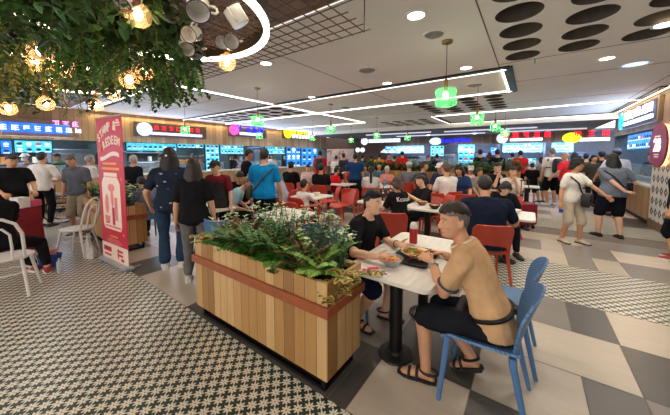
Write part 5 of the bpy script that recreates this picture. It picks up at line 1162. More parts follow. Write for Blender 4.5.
who('person at right edge of photo, only dark trousers and red shoe showing', 0, 4.1, None, -60, loc=V((2.02,6.62,0)), hh=1.65, top=('tee',(40,42,50)), bottom=('trousers',(26,26,30)), shoes=((150,50,46),'shoe',1), hair=('short',HB), D=4.2) if 0 else None
who('person at right edge of photo, only dark trousers and red shoe showing', 681, 4.2, None, -30, hh=1.62, top=('tee',(30,32,38)), bottom=('long_shorts',(24,24,28)), shoes=((150,50,46),'shoe',1))
# left side
who('person in black polo shirt standing behind red table at left edge', 12, 5.0, 154, 115, skin='mid', hair=('short',(44,38,36)), top=('polo',(28,28,31)), bottom=('trousers',DK), belly=.08, wide=1.12, head=(22,-5), hr=V((.2,.35,1.0)), hl=V((-.2,.35,1.0)))
who('person in white short sleeved shirt and black trousers seen from behind at far left', 42, 6.2, 153, -10, hair=('short',(40,36,36)), top=('shirt',(222,212,206)), bottom=('trousers',(26,26,30)), wide=1.05, hr=V((.3,.25,1.0)))
who('person in grey shirt and khaki shorts standing left of the banner', 78, 5.7, 155, 170, skin='mid', hair=('short',(96,88,84)), top=('shirt',(96,98,108)), bottom=('long_shorts',(168,156,132)), shoes=((60,50,44),'sandal'), head=(25,10))
who('person in white shirt with grey hair behind the grey-shirted man', 89, 6.8, 156, 20, hair=('short',HG), top=('shirt',(214,210,206)), bottom=('trousers',DK))
who('person in pink top bending at far left counter', 70, 7.2, 163, 0, hair=('bob',HB), top=('tee',(224,70,90)), bottom=('trousers',DK), girl=True)
for px, yt, lb, tp_, ex in ((27,151,'counter worker with white cap and grey shirt at far left stall',(120,120,130),[cap_((236,232,238)),mask_()]),(44,153,'counter worker with white cap and lilac mask at far left stall',(90,90,104),[cap_((232,226,236)),mask_((206,206,226))]),(58,158,'counter worker in green shirt in far left stall',(36,120,96),[cap_((30,30,32))])):
    who('person, '+lb, px, None or 9.6, yt, 165, loc=onx(px, 160, XL-.85), grp=STAFF, top=('tee',tp_), extras=ex, eyes=False, hh=1.68)
who('person in dark jacket with grey hair seen from behind, right of banner', 133, 6.6, 156, 5, hair=('receding',(168,164,160)), top=('jacket',(30,31,36)), bottom=('trousers',DK))
Lw = who('person with long hair in patterned dark top and jeans, standing by planter', 171, 3.92, 149, -25, hair=('long',(30,21,19),.34), top=('tunic',(38,46,62)), bottom=('wide',(44,62,84)), shoes=((214,208,200),'shoe',1), girl=True, wide=1.08, hl=V((-.27,.12,.9)), extras=[patch_(((150,160,180),(60,80,110)), .35, True, .5, .6), lambda P, rt: MB().add([], []) or None])
hc_ = MB(); hc_.ell(Lw.H(-.03,-.112,.01), .016, 8, 6); own(Lw, hc_, 'hair_clip', trim_w, 'white hair clip of the long-haired woman by the planter', 'hair clip')
who('person with long brown hair, black top and grey trousers beside the planter', 194, 3.5, 160, -15, hair=('long',(44,30,25),.40), top=('tunic',(28,27,30)), bottom=('trousers',(104,100,98)), shoes=((200,196,190),'shoe',1), girl=True)
who('person in grey shirt seated behind the banner planter', 148, 5.2, 178, -60, sit=True, ch='blue', hair=('short',HB), top=('shirt',(112,118,136)), bottom=('trousers',DK), lean=22, head=(25,0))
ap = who('person in maroon shirt, black apron and black cap standing facing camera', 219, 4.7, 161, 185, skin='fair', hair=('short',HB), top=('tee',(112,34,44)), bottom=('trousers',BLK), hl=V((-.3,.12,.85)), hr=V((.3,.12,.85)), head=(14,10), extras=[cap_((30,30,32)), apron_((32,32,36))])
bl_ = who('person in bright blue t-shirt with sling bag seen from behind', 264, 4.95, 150, 8, skin='mid', hair=('short',HB), top=('tee',(20,130,190)), bottom=('trousers',(26,26,30)), wide=1.12, hr=V((.30,.15,.80)), hl=V((-.30,.1,.82)))
sling(bl_, (70,58,42), 'brown sling bag hanging from blue-shirted man', over=1, size=(.22,.08,.22), hipphi=-95, t=.05)
who('person in black t-shirt and glasses standing left of the blue-shirted man', 246, 7.0, 150, 60, skin='tan', hair=('short',HB), top=('tee',BLK), bottom=('trousers',DK), head=(12,0))
who('person in black printed t-shirt eating at table left of blue-shirted man', 240, 6.2, 168, 160, sit=True, hair=('short',HB), top=('tee',(28,27,30)), lean=20, bend=10, head=(35,0), extras=[patch_(((190,50,70),(160,120,190),(220,220,226)))])
who('person in pale blue shirt bending over table beside apron worker', 228, 5.3, 172, 80, sit=True, hair=('short',(140,108,84)), top=('tee',(150,186,200)), lean=28, bend=15, head=(30,0), skin='fair')
who('person in pale grey blue shirt with grey hair eating right of blue-shirted man', 284, 6.6, 169, -75, sit=True, hair=('short',(164,160,156)), top=('shirt',(160,168,190)), lean=22, bend=14, head=(22,0), skin='mid')
who('person in black t-shirt seated with back to camera left of mural end', 291, 8.4, 163, 20, sit=True, hair=('short',HB), top=('tee',BLK))
who('person in pale pink top seated facing camera in left middle rows', 308, 9.6, 165, 175, sit=True, hair=('pony',HB), top=('tee',(226,190,190)), girl=True, skin='fair', head=(20,0))
who('person in black top seated with back to camera near centre left', 321, 7.8, 165, 10, sit=True, hair=('short',HB), top=('tee',(28,28,32)))
who('person in red t-shirt seated in left middle rows', 333, 8.8, 170, 60, sit=True, hair=('short',HB), top=('tee',(206,36,44)), lean=18)
who('child in white t-shirt with dark hair at table behind blue-shirted man', 304, 5.5, None, 40, sit=True, ch='red_arm', hh=1.25, seat=.45, hair=('short',HB), top=('tee',(226,220,214)), bottom=('shorts',DK))
rb = who('person in red shirt standing with black backpack near the mural', 320, 11.0, 151, 5, hair=('short',HB), skin='tan', top=('tee',(206,40,44)))
backpack(rb, (30,30,34), 'black backpack on red-shirted person near the mural')
who('person in navy t-shirt standing with back to camera in the middle', 355, 8.8, 154, 15, hair=('short',HB), top=('tee',(32,64,110)), bottom=('trousers',DK), wide=1.1, hl=V((-.36,.15,.85)))
who('person with black ponytail in pale grey top seated with back to camera', 371, 7.2, 168, 8, sit=True, hair=('pony',HB,.42), top=('tee',(206,202,200)), girl=True)
who('person with short white hair in salmon top seated in middle rows', 387, 8.6, 167, 190, sit=True, hair=('short',(214,206,200)), top=('tee',(226,140,120)), girl=True, head=(15,0), skin='fair')
who('person with brown hair in black t-shirt with lettered back, seated', 399, 4.65, 180, -25, sit=True, ch=None, hair=('bob',(70,48,36),.10), top=('tee',(28,28,31)), girl=True, lean=10, extras=[print_('Kcool', (230,220,216), .74, .11)])
who('person with dark bun in black top using chopsticks, seated facing left', 424, 5.3, 176, -105, sit=True, hair=('bun',HB), top=('tee',(30,30,33)), girl=True, skin='fair', head=(12,0), lean=8, hl=V((-.08,.34,.88)), hr=V((.10,.36,.88)))
gr = who('person in grey shirt and pale cap with sling strap, seated with back to camera', 409, 8.6, 163, 5, sit=True, hair=('short',HG), top=('tee',(126,126,132)), extras=[cap_((206,200,192), visor=False)])
sling(gr, (30,30,32), 'black sling strap bag on grey-shirted seated person', over=1, size=(.16,.06,.14), hipphi=-90, t=.1)
who('person in white shirt with brown hair, seated with back to camera', 447, 6.4, 164, -20, sit=True, hair=('short',(92,66,52)), top=('tee',(220,214,208)), wide=1.15, lean=6)
who('person with long black hair in navy top beside white-shirted diner', 460, 6.95, 166, 195, sit=True, hair=('long',HB,.22), top=('tee',(44,64,104)), girl=True, head=(15,40), skin='mid')
who('person in white cap and navy shirt seated left of white-shirted diner', 441, 7.5, 163, 235, sit=True, hair=('short',HG), top=('tee',(44,54,80)), extras=[cap_((232,228,222))], head=(10,0))
who('person in pale pink top with light cap seated right of white-shirted diner', 470, 7.8, 166, 200, sit=True, hair=('bob',HBR), top=('tee',(232,196,196)), girl=True, extras=[cap_((214,206,200))], head=(12,0))
# right middle
bm_ = who('person in dark navy shirt, broad shoulders, seated with back to camera', 487, 3.45, 178, 12, sit=True, hair=('short',(34,30,30)), top=('shirt',(30,36,54)), bottom=('shorts',(110,96,72)), wide=1.28, lean=10, bend=6, shoes=((40,36,34),'shoe',0), skin='mid', hl=V((-.3,.3,.72)), hr=V((.26,.36,.75)), head=(14,5))
who('person in black top looking down opposite the broad-shouldered diner', 501, 4.75, 181, 195, sit=True, hair=('bob',(40,30,28),.12), top=('tee',(28,28,32)), girl=True, skin='fair', lean=14, bend=10, head=(35,0))
who('person in black top with hands raised to mouth, seated facing camera', 496, 7.3, 161, 185, sit=True, hair=('short',(46,34,30)), top=('tee',(34,34,38)), girl=True, skin='fair', head=(10,0), hl=V((-.03,.17,1.10)), hr=V((.04,.17,1.10)), lean=4)
who('person in white top with hands at face, seated facing camera', 511, 6.5, 167, 195, sit=True, hair=('pony',(48,36,32)), top=('tee',(226,220,214)), girl=True, skin='fair', head=(14,0), hl=V((-.05,.17,1.02)), hr=V((.04,.17,1.02)), lean=8)
# far crowd
k1 = who('person in black with black backpack standing at far counter under poster', 480, 10.8, 150, 0, hair=('short',HB), top=('tee',BLK)); backpack(k1, (26,28,34), 'black backpack of back view man by doorway unit')
who('person in blue top standing between two black-clad people at far counter', 489, 11.0, 153, 20, hair=('bob',HBR), top=('tee',(40,66,140)), girl=True)
kk = who('person in black shirt with white diagonal strap at far counter', 497, 10.6, 150, 10, hair=('short',HB), top=('tee',BLK)); sling(kk, (226,222,214), 'white diagonal sling strap on black-clad person', over=1, size=(.16,.06,.14), hipphi=-80, t=.1)
who('person in grey shirt standing left of red-shirted person at rear', 512, 11.6, 153, 5, hair=('short',HB), top=('tee',(110,116,122)))
who('person in red shirt standing under five red characters sign', 520, 11.0, 151, 20, hair=('short',HB), top=('tee',(196,36,46)), bottom=('trousers',BLK))
who('person in black cap and apron behind counter below red characters', 519, 14, 150, 180, loc=ony(519, 158, YB+.9), grp=STAFF, top=('tee',BLK), extras=[cap_((26,26,30))], hh=1.7, eyes=False)
who('child in black top at far right, right of the far planter', 532, 9.3, None, 30, hh=1.36, hair=('short',HB), top=('tee',BLK), bottom=('shorts',DK))
who('person in grey long shirt and teal shorts standing at right rear', 542, 9.4, 158, -10, hair=('bob',HB), top=('tunic',(128,130,128)), bottom=('shorts',(60,104,110)), girl=True, shoes=((40,40,44),'shoe',1))
wb = who('person in white shirt with black backpack, grey hair, at right rear', 552, 8.9, 147, 5, hair=('short',(120,114,110)), top=('tee',(224,220,214)), bottom=('shorts',BLK), shoes=((226,222,218),'shoe',1), wide=1.1); backpack(wb, (34,36,44), 'black backpack of white-shirted man at right rear')
who('bald person in red polo and black shorts at right rear', 566, 8.3, 153, -15, skin='mid', hair=('bald',HB), top=('polo',(222,52,60)), bottom=('shorts',BLK), shoes=((222,220,216),'shoe',1), wide=1.1, hl=V((-.36,.16,.95)))
who('person in red top with black hair behind the bald man', 574, 9.6, 153, 30, hair=('long',HB,.2), top=('tee',(206,40,50)), girl=True)
for i, (px, D, yt, ph, tc_, hr_, lb) in enumerate(((585,9.3,154,40,(84,78,62),('short',HB),'person in olive brown top in right rear queue'),(592,8.6,155,200,(70,66,56),('bob',HB),'person in dark olive top facing camera in right rear queue'),(601,9.2,152,20,(40,38,40),('short',HB),'person in black top in middle of right rear queue'),(607,10.2,155,-20,(150,44,52),('bob',HBR),'person in dark red top in right rear queue'),(579,10.6,156,10,(30,30,34),('short',HB),'person in black farthest in right rear queue'),(598,10.9,157,60,(196,60,66),('short',HB),'person in pinkish red top deep in right rear queue'))):
    who(lb, px, D, yt, ph, hair=hr_, top=('tee',tc_))
cb_ = who('person in pale shirt with grey blue cap in front of right counter', 616, 7.3, 149, 25, hair=('short',HB), top=('shirt',(210,212,218)), bottom=('trousers',BLK), extras=[cap_((98,112,134))], hl=V((-.34,.2,.95)))
who('person in black with cap behind right stall counter', 634, 8, None, -90, loc=V((2.98,11.2,0)), grp=STAFF, hh=1.74, top=('tee',(30,30,36)), extras=[cap_((30,32,40))], eyes=False)
who('person in dark blue top behind right stall counter, farther in', 622, 8, None, -90, loc=V((3.1,12.6,0)), grp=STAFF, hh=1.68, top=('tee',(50,60,84)), eyes=False, hair=('short',HB))
# staff of the left stalls and far stalls
for px, lb, tc_, ex in ((161,'counter worker with black cap and face mask below red lettered sign',(150,150,156),[cap_((30,30,34)),mask_()]),(193,'counter worker in black cap at the fried food shelf',(44,44,50),[cap_((34,34,38))]),(232,'left counter worker under blue lettered sign stall',(60,60,70),[]),(239,'right counter worker under blue lettered sign stall',(170,170,178),[cap_((40,40,44))]),(282,'counter worker in grey apron reaching down under menu strip',(150,152,160),[apron_((70,70,80))]),(272,'counter worker in white top by dark blue service door',(222,220,220),[])):
    who('person, '+lb, px, 9.5, None, 170, loc=onx(px, 162, XL-.8), grp=STAFF, hh=1.66, top=('tee',tc_), extras=ex, hair=('short',HB), eyes=False)
for px, yt, D, tc_, ph, lb in ((402,151.5,12.6,(206,30,40),10,'person in bright red shirt standing at far white signed stall'),(388,154,13.4,(196,34,44),160,'person in red uniform left of far stall counter'),(394,156,13.0,(150,30,40),40,'person in dark red shirt beside red uniformed person'),(379,154,13.2,(206,150,50),20,'person in mustard shirt at far white signed stall'),(371,156,13.6,(70,76,96),0,'person in slate shirt left of mustard shirt'),(362,155,13,(40,40,46),30,'person in black near two round white signs'),(437,155,13,(40,44,56),0,'person in dark top by pale oval badge'),(427,156,13.4,(60,64,76),150,'person in charcoal top by coffee machine'),(344,154,12,(60,62,70),-30,'person in charcoal top near right end of mural'),(336,156,12.6,(226,220,214),10,'person in white top in front of mural')):
    who(lb, px, D, yt, ph, top=('tee',tc_), hair=('short',HB), grp=STAND)
for px, D, yt, ph, tc_, hr_, lb in ((337,9.6,167,170,(36,34,36),('long',HB,.2),'person with long hair in black seated in front of the mural'),(347,10.2,168,30,(226,222,218),('short',HB),'person in white seated right of the mural table'),(365,9.2,165,200,(90,120,130),('bob',HBR),'person in teal top seated in far middle'),(379,9.1,163,190,(70,110,130),('long',HB,.2),'person with long hair in grey teal seated in far middle'),(423,8.0,161,100,(50,60,90),('short',HBR),'person in slate blue seated behind dark bun diner'),(479,7.2,169,180,(150,140,130),('bob',HBR),'person in beige seated right of pink capped diner'),(349,9.9,167,160,(206,60,60),('short',HB),'person in coral shirt seated left of navy standing man')):
    who(lb, px, D, yt, ph, sit=True, top=('tee',tc_), hair=hr_, chlab='red dining chair under the '+lb)
sl_ = dep(-7, 3.42); sf_ = head_dir(-60); sl_.z = 0
who('person in black seated on white chair at left corner, red sneakers', 0, 3.7, None, -60, sit=True, ch=None, loc=dep(-7, 3.42), hh=1.66, hair=('short',HB), top=('long',(28,28,31)), bottom=('trousers',(26,26,29)), shoes=((150,40,50),'shoe',1), lean=14, hl=V((-.2,.45,.80)), hr=V((.1,.48,.80)), fr=loc_of(sl_, sf_, (-5.50,.70,0)), fl=loc_of(sl_, sf_, (-5.68,.60,0)))
# ---------------------------------------------------------------- other tables and free chairs
TBL = [(312,6.0,.7,.7,'white square table in left middle with white cup and child'),(286,4.15,.7,.7,'white table right behind planter bushes'),(207,4.6,.7,.7,'white table behind left end of planter'),(236,6.9,.7,.7,'white table under black printed shirt diner'),(428,4.75,.7,.7,'white table with bowl before the dark bun diner'),(380,5.35,.7,.7,'white table left of lettered black shirt diner'),(380,7.9,.7,.7,'white table with bottles in the middle rows'),(455,7.7,.7,1.1,'white table in front of white-shirted diner'),(508,4.15,.7,.7,'white table between broad-shouldered diner and woman'),(527,7.9,.6,.6,'small white table by the tall planter box'),(342,8.5,.7,.7,'white table right of red-shirted seated diner'),(300,9.6,.7,.7,'far white table in left middle rows'),(492,7.3,.7,.7,'white table before two women facing camera'),(262,8.2,.7,.7,'white table hidden partly behind blue-shirted man'),(410,9.4,.7,1.1,'far white table before far planter')]
TL = {}
for px, D, w, l, lb in TBL: p = dep(px, D); TL[px] = p; table(p, 0, w, l, lb, 1 if l < 1 else 2)
for kind, px, D, ph, lb in (('red',283,5.35,35,'left of two empty red chairs with backs to camera behind planter'),('red_arm',297,5.05,35,'right of two empty red chairs with backs to camera behind planter'),('red',213,6.2,70,'empty red chair left of the black-shirted eater, back to camera'),('red',342,6.5,-130,'empty red chair turned to camera, left of navy standing man'),('red',391,4.15,8,'empty red chair with back to camera behind front diner head'),('red',504,5.5,-80,'red chair seen side on beside trolley case'),('red',432,6.2,10,'empty red chair with back to camera, before white-shirted diner'),('red',461,6.0,5,'empty red chair right of white-shirted diner'),('blue',216,3.75,20,'left blue chair behind planter'),('blue',236,3.6,20,'middle blue chair behind planter'),('blue',322,3.45,15,'blue chair behind right part of planter'),('red',351,7.0,10,'empty red chair with back to camera in centre left'),('red',329,7.0,-100,'empty red chair by the square table'),('red',246,5.6,-95,'empty red chair left of blue-shirted man'),('red',300,8.0,200,'empty red chair in far left middle rows'),('red',438,5.6,-90,'empty red chair right of dark bun diner table')):
    chair(kind, dep(px, D), head_dir(ph), lb)
# things on the tables
def put(px, D, dx=0, dy=0): p = dep(px, D); return V((p.x+dx, p.y+dy, .752))
bowl(put(428,4.75,-.12,.05), .10, 'brown rimmed bowl of dark broth before dark bun diner', mat('bowl_brown', (120,84,56), .4), 'x', [chili, greenf, noodle]); bowl(put(428,4.75,.16,-.16), .10, 'dark bowl on the table by dark bun diner', blk, 'x', [chili, noodle])
for q, (dx, dy, nm, col, lb) in enumerate(((.1,.1,'water_bottle',(70,150,220),'tall blue drink bottle on middle table'),(-.12,.0,'water_bottle',(220,200,70),'yellow drink bottle on middle table'),(.0,-.3,'water_bottle',(230,110,50),'orange drink bottle on middle table'))):
    t = empty(nm, put(380,7.9,dx,dy), 0, lb, 'bottle'); a = MB(); a.lathe((0,0,0), [(.001,0),(.036,0),(.038,.16),(.016,.20),(.016,.22)], 14, cap=True); a.build('bottle_body', mat('drink%d' % q, col, .25), t, True); a = MB(); a.cyl((0,0,.22), .018, .022, 12); a.build('cap', trim_w, t)
for px, D, dx, dy, col, lb in ((312,6.0,.05,.1,(226,214,190),'white paper bag of food on square table'),(312,6.0,-.2,-.1,(232,228,220),'white cup on square table'),(236,6.9,.05,-.1,(230,226,218),'white bowl at black printed shirt diner'),(508,4.15,.1,.05,(220,214,204),'white bowl between broad-shouldered diner and woman'),(455,7.7,.0,.1,(226,206,150),'yellow bowl before white-shirted diner'),(286,4.15,.1,-.1,(230,220,214),'white saucer on table behind planter bushes')):
    a = MB(); a.lathe((0,0,0), [(.001,0),(.04,0),(.075,.05),(.08,.065),(.072,.06),(.035,.012),(.001,.012)], 20); o = a.build('small_bowl', mat('ware_%d_%d' % (col[0], col[2]), col, .3), None, True); o.location = put(px, D, dx, dy); tag(o, lb, 'bowl', 'small bowls on the tables')
c = dep(382, 6.3); bb_ = empty('shopping_bag', (c.x, c.y, .0), .4, 'colourful patterned bag on chair beside ponytail diner', 'bag'); bb_.location.z = .752; bb_.location.x, bb_.location.y = put(380,5.35,.1,.1).xy; a = MB(); rr = random.Random(3); a.box((0,0,.12), (.26,.14,.24), bev=.03)
for i in range(30): a.k = 1+i % 3; s_ = rr.choice((-1,1)); a.box((rr.uniform(-.11,.11), s_*.071, rr.uniform(.03,.21)), (.035,.006,.03), 0)
a.build('bag_body', [mat('bag_black', (34,32,36), .7), mat('bag_cream', (226,206,180), .7), mat('bag_orange', (206,90,60), .7), mat('bag_rose', (190,120,110), .7)], bb_); a = MB(); a.tube([(-.07,0,.23),(-.06,0,.33),(.06,0,.33),(.07,0,.23)], .008, 6); a.build('handle', blk, bb_, True)
# trolley case
c = at(525, 228, 0); tc_ = empty('trolley_case', (c.x, c.y, 0), rad(40), 'dark red ribbed trolley case with raised handle', 'suitcase'); a = MB(); a.box((0,0,.33), (.36,.22,.52), bev=.05)
for i in range(7): a.box((-.14+.046*i,-.112,.33), (.018,.012,.46)); a.box((-.14+.046*i,.112,.33), (.018,.012,.46))
a.build('case_shell', mat('case_red', (132,30,44), .5), tc_, 50); a = MB()
for sx in (-1, 1): a.cyl((sx*.09,.06,.58), .009, .5, 8)
a.box((0,.06,1.08), (.22,.03,.03), bev=.008); a.build('telescopic_handle', blk, tc_)
for sx in (-1, 1):
    for sy in (-1, 1): a = MB(); a.cyl((sx*.13-.012,sy*.07,.035), .033, .024, 12, ax=(1,0,0)); a.box((sx*.13,sy*.07,.06), (.04,.04,.03)); a.build('wheel', blk, tc_)
run_jobs()
# ---------------------------------------------------------------- hanging rings, greenery, mugs and bulbs
wire = mat('rust_wire', (112,84,62), .6); ringled = mat('ring_light', (255,238,206), .5, var=0, emit=5)
def ring_light(c, R, label):
    t = empty('ring_light', c, 0, label, 'light', 'hanging light rings'); a = MB(); n = 64
    def tor(r, w, h, z): return [[V((rr*math.cos(2*PI*j/n), rr*math.sin(2*PI*j/n), zz)) for rr, zz in ((r-w,z-h),(r+w,z-h),(r+w,z+h),(r-w,z+h))] for j in range(n)]
    for nm, mt, w, h, z in (('rim', mat('ring_metal', (70,58,48), .5), .02, .045, .05), ('diffuser', ringled, .018, .012, -.008)):
        a = MB(); q = tor(R, w, h, z); a.loft(q+[q[0]], cap=False); a.build(nm, mt, t, 30)
    a = MB(); k = int(R/.055)
    for i in range(-k, k+1):
        x = i*.055; y = math.sqrt(max(0, R*R-x*x)); a.box((x,0,.06), (.006,2*y,.006)); a.box((0,x,.067), (2*y,.006,.006))
    a.build('wire_mesh', wire, t)
    for j in range(4): q = 2*PI*j/4+.6; a = MB(); a.cyl((R*math.cos(q), R*math.sin(q), .08), .004, CZ-c[2]-.08, 6); a.build('suspension_cable', blk, t)
    return t
RZ_ = 2.45; ring_light((-1.85,.69,RZ_), .69, 'right hanging light ring with wire mesh and mugs'); ring_light((-4.05,.55,RZ_), .74, 'left hanging light ring half hidden in greenery')
# wire rack between the rings that carries the greenery
rk = empty('wire_rack', (-2.75,.75,RZ_+.12), 0, 'brown wire rack above the hanging greenery', 'rack'); a = MB()
for i in range(34): a.box((-1.6+i*.1,0,0), (.006,2.2,.006))
for i in range(23): a.box((.05,-1.1+i*.1,.007), (3.4,.006,.006))
a.build('wire_mesh', wire, rk)
for x in (-1.6, 1.7):
    for y in (-1.1, 1.1): a = MB(); a.cyl((x,y,0), .004, CZ-RZ_-.12, 6); a.build('suspension_cable', blk, rk)
gm = [lmat('hang_leaf_dark', (58,92,42)), lmat('hang_leaf_mid', (86,126,54)), lmat('hang_leaf_olive', (146,146,78)), lmat('hang_leaf_bright', (98,148,56))]
def hanging(loc, kind, length, label, seed, ns=26, rad_=.22):
    r = random.Random(seed); t = empty('hanging_plant', loc, 0, label, 'plant', 'plants hanging from the wire rack'); lf = MB(); st = MB()
    for i in range(ns):
        az = r.uniform(0, 2*PI); rr = rad_*math.sqrt(r.random()); p = V((rr*math.cos(az), rr*math.sin(az), r.uniform(-.05,.06))); L_ = length*r.uniform(.45, 1.05)
        if kind == 'fern':
            d = V((math.cos(az)*.9, math.sin(az)*.9, .35)).normalized(); pts = [p.copy()]; n = 16
            for j in range(n):
                d = (d+V((0,0,-1))*.2).normalized(); p = p+d*L_/n; pts.append(p.copy()); sd = d.cross(ZZ); sd = sd.normalized() if sd.length > 1e-3 else V((1,0,0))
                for s_ in (-1, 1): leaf(lf, p, sd*s_+d*.7+V((0,0,-.3)), ZZ, .06*(1-.5*j/n), .018, .3, .1, 3)
            st.tube(pts, .002, 4); continue
        d = V((math.cos(az)*.6, math.sin(az)*.6, -.4)).normalized(); pts = [p.copy()]; sz = {'ivy':.055,'moss':.03,'vine':.042}[kind]; n = max(6, int(L_/(sz*.62)))
        for j in range(n):
            d = (d+V((r.uniform(-.22,.22), r.uniform(-.22,.22), -.16))).normalized(); p = p+d*L_/n; pts.append(p.copy())
            for q in range(3 if kind == 'moss' else 2):
                a = r.uniform(0, 2*PI); leaf(lf, p, V((math.cos(a), math.sin(a), r.uniform(-.9,.2))), ZZ, sz*r.uniform(.7,1.25), sz*{'ivy':.72,'moss':.34,'vine':.5}[kind], .4, .12, 4 if kind == 'ivy' else 3)
        st.tube(pts, .002, 4)
    lf.build('leaves', gm[{'ivy':0,'moss':1,'vine':2,'fern':3}[kind]], t); st.build('stems', stem_m, t)
    return t
HG_ = [(150,1.95,2.46,'fern',.50,'long bright fern hanging by the mugs'),(160,2.25,2.44,'ivy',.36,'dark ivy at right end of greenery'),(146,2.3,2.46,'fern',.42,'bright fern hanging over two small bulbs'),(125,1.9,2.5,'moss',.50,'fine leaved plant left of the biggest bulb'),(95,1.7,2.5,'moss',.50,'fine leaved plant at top of the greenery'),(140,1.5,2.52,'ivy',.40,'ivy just above the biggest bulb'),(60,1.7,2.52,'ivy',.34,'ivy above the cluster of three bulbs'),(20,1.7,2.52,'vine',.50,'olive trailing vine at top left corner'),(38,1.45,2.52,'ivy',.32,'ivy at upper left of greenery'),(5,2.1,2.48,'vine',.42,'olive vine at left edge'),(70,2.5,2.46,'ivy',.38,'ivy left of middle, under the bulbs'),(35,2.4,2.46,'vine',.36,'olive vine under the bulb cluster'),(5,2.7,2.46,'ivy',.36,'dark ivy low at left edge'),(30,2.9,2.44,'ivy',.34,'dark ivy low at left, by two low bulbs'),(58,3.0,2.44,'moss',.32,'fine leaved plant low at left'),(140,2.7,2.46,'ivy',.34,'ivy low beside the long bright fern'),(110,1.35,2.55,'ivy',.30,'nearest ivy at top centre of greenery'),(75,1.3,2.55,'moss',.30,'nearest fine leaved plant at top'),(12,1.35,2.55,'ivy',.34,'nearest dark ivy at top left'),(152,2.7,2.40,'ivy',.26,'ivy lowest behind the long bright fern'),(48,2.0,2.48,'ivy',.26,'ivy directly over the small bulb at left'),(155,1.75,2.48,'ivy',.28,'small ivy clump beside the mugs')]
for i, (px, D, z, kd, L_, lb) in enumerate(HG_): p = dep(px, D); hanging((p.x, p.y, z), kd, L_, lb, 100+i, 30 if kd != 'fern' else 20)
glassb = mat('amber_glass', (255,186,140), .06, alpha=.35, var=.02, emit=.5); fil = mat('filament', (255,214,160), .4, var=0, emit=30)
def make_bulb():
    t = empty('filament_bulb', (0,0,0), 0, 'x', 'bulb', 'warm globe bulbs in the greenery'); a = MB(); a.lathe((0,0,0), [(.013,.045),(.016,.035),(.03,.026),(.043,.008),(.0475,-.012),(.043,-.034),(.028,-.05),(.001,-.057)], 22); a.build('glass_globe', glassb, t, True)
    a = MB(); a.ell((0,0,-.008), (.016,.016,.026), 10, 8); a.build('filament', fil, t, True); a = MB(); a.cyl((0,0,.04), .014, .045, 12); a.build('socket', brass, t, True); a = MB(); a.cyl((0,0,.08), .003, .10, 6); a.build('cord', blk, t); return t
bu = make_bulb(); used = [False]
for px, py, D, lb in ((152,18,1.3,'biggest globe bulb at top of photo'),(55,52,1.85,'topmost bulb of the three bulb cluster'),(49,63,2.0,'lower left bulb of the three bulb cluster'),(60,62,2.25,'lower right bulb of the three bulb cluster'),(76,70,2.15,'bulb right of the three bulb cluster'),(60,80,2.7,'small bulb under the three bulb cluster'),(138,80,2.05,'left of two bulbs below the long fern'),(152,73,2.3,'right of two bulbs below the long fern'),(18,108,2.6,'low bulb at far left before the stall letters'),(55,103,2.5,'low bulb right of the far left one'),(103,105,3.0,'small bulb above top of banner'),(121,95,3.05,'small bulb by left light ring edge'),(232,63,2.15,'lone bulb below the right light ring'),(2,50,2.6,'bulb cut by left photo edge')):
    p = dep(px, D); o = place(bu, used, (p.x, p.y, zat(py, D)), 0, lb); o.scale = (1.15,)*3 if D < 1.5 else (1.35,)*3
    l = bpy.data.lights.new('bulb_light', 'POINT'); l.energy = .55; l.color = lin((255,206,140))[:3]; l.shadow_soft_size = .03; o = bpy.data.objects.new('bulb_light', l); COL.objects.link(o); o.location = (p.x, p.y, zat(py, D)-.075)
enam = mat('enamel_white', (232,226,216), .25, var=.03); rimm = mat('enamel_rim', (40,42,60), .3)
def make_mug():
    t = empty('enamel_mug', (0,0,0), 0, 'x', 'mug', 'enamel mugs hanging from the wire mesh'); R = .045; h = .082
    a = MB(); a.lathe((0,0,-h/2), [(.001,.0),(R*.92,0),(R*.97,.006),(R,h),(R-.003,h),(R*.92,.006),(.001,.004)], 28); a.build('cup', enam, t, 50)
    a = MB(); a.tube([((R+.001)*math.cos(q), (R+.001)*math.sin(q), h/2) for q in [2*PI*j/28 for j in range(29)]], .0028, 6); a.build('rim', rimm, t, True)
    a = MB(); a.tube([(R,0,.028),(R+.02,0,.03),(R+.028,0,.015),(R+.027,0,-.01),(R+.018,0,-.025),(R,0,-.026)], .0055, 8); a.build('handle', enam, t, True)
    a = MB()
    for i, (az, z, r_) in enumerate(((-1.6,.0,.014),(-1.85,-.012,.011),(-1.35,-.014,.011),(-1.6,.018,.009))):
        a.k = (0,1,2,1)[i]; g = [[V(((R+.0012)*math.cos(az+u*r_/R), (R+.0012)*math.sin(az+u*r_/R), z+v*r_)) for u in (-1,0,1)] for v in (-1,0,1)]; a.shell(g, .0012)
    a.build('printed_motif', [mat('motif_red', (180,50,50), .4), mat('motif_green', (50,100,60), .4), mat('motif_dark', (50,50,70), .4)], t)
    return t
mu_ = make_mug(); used = [False]
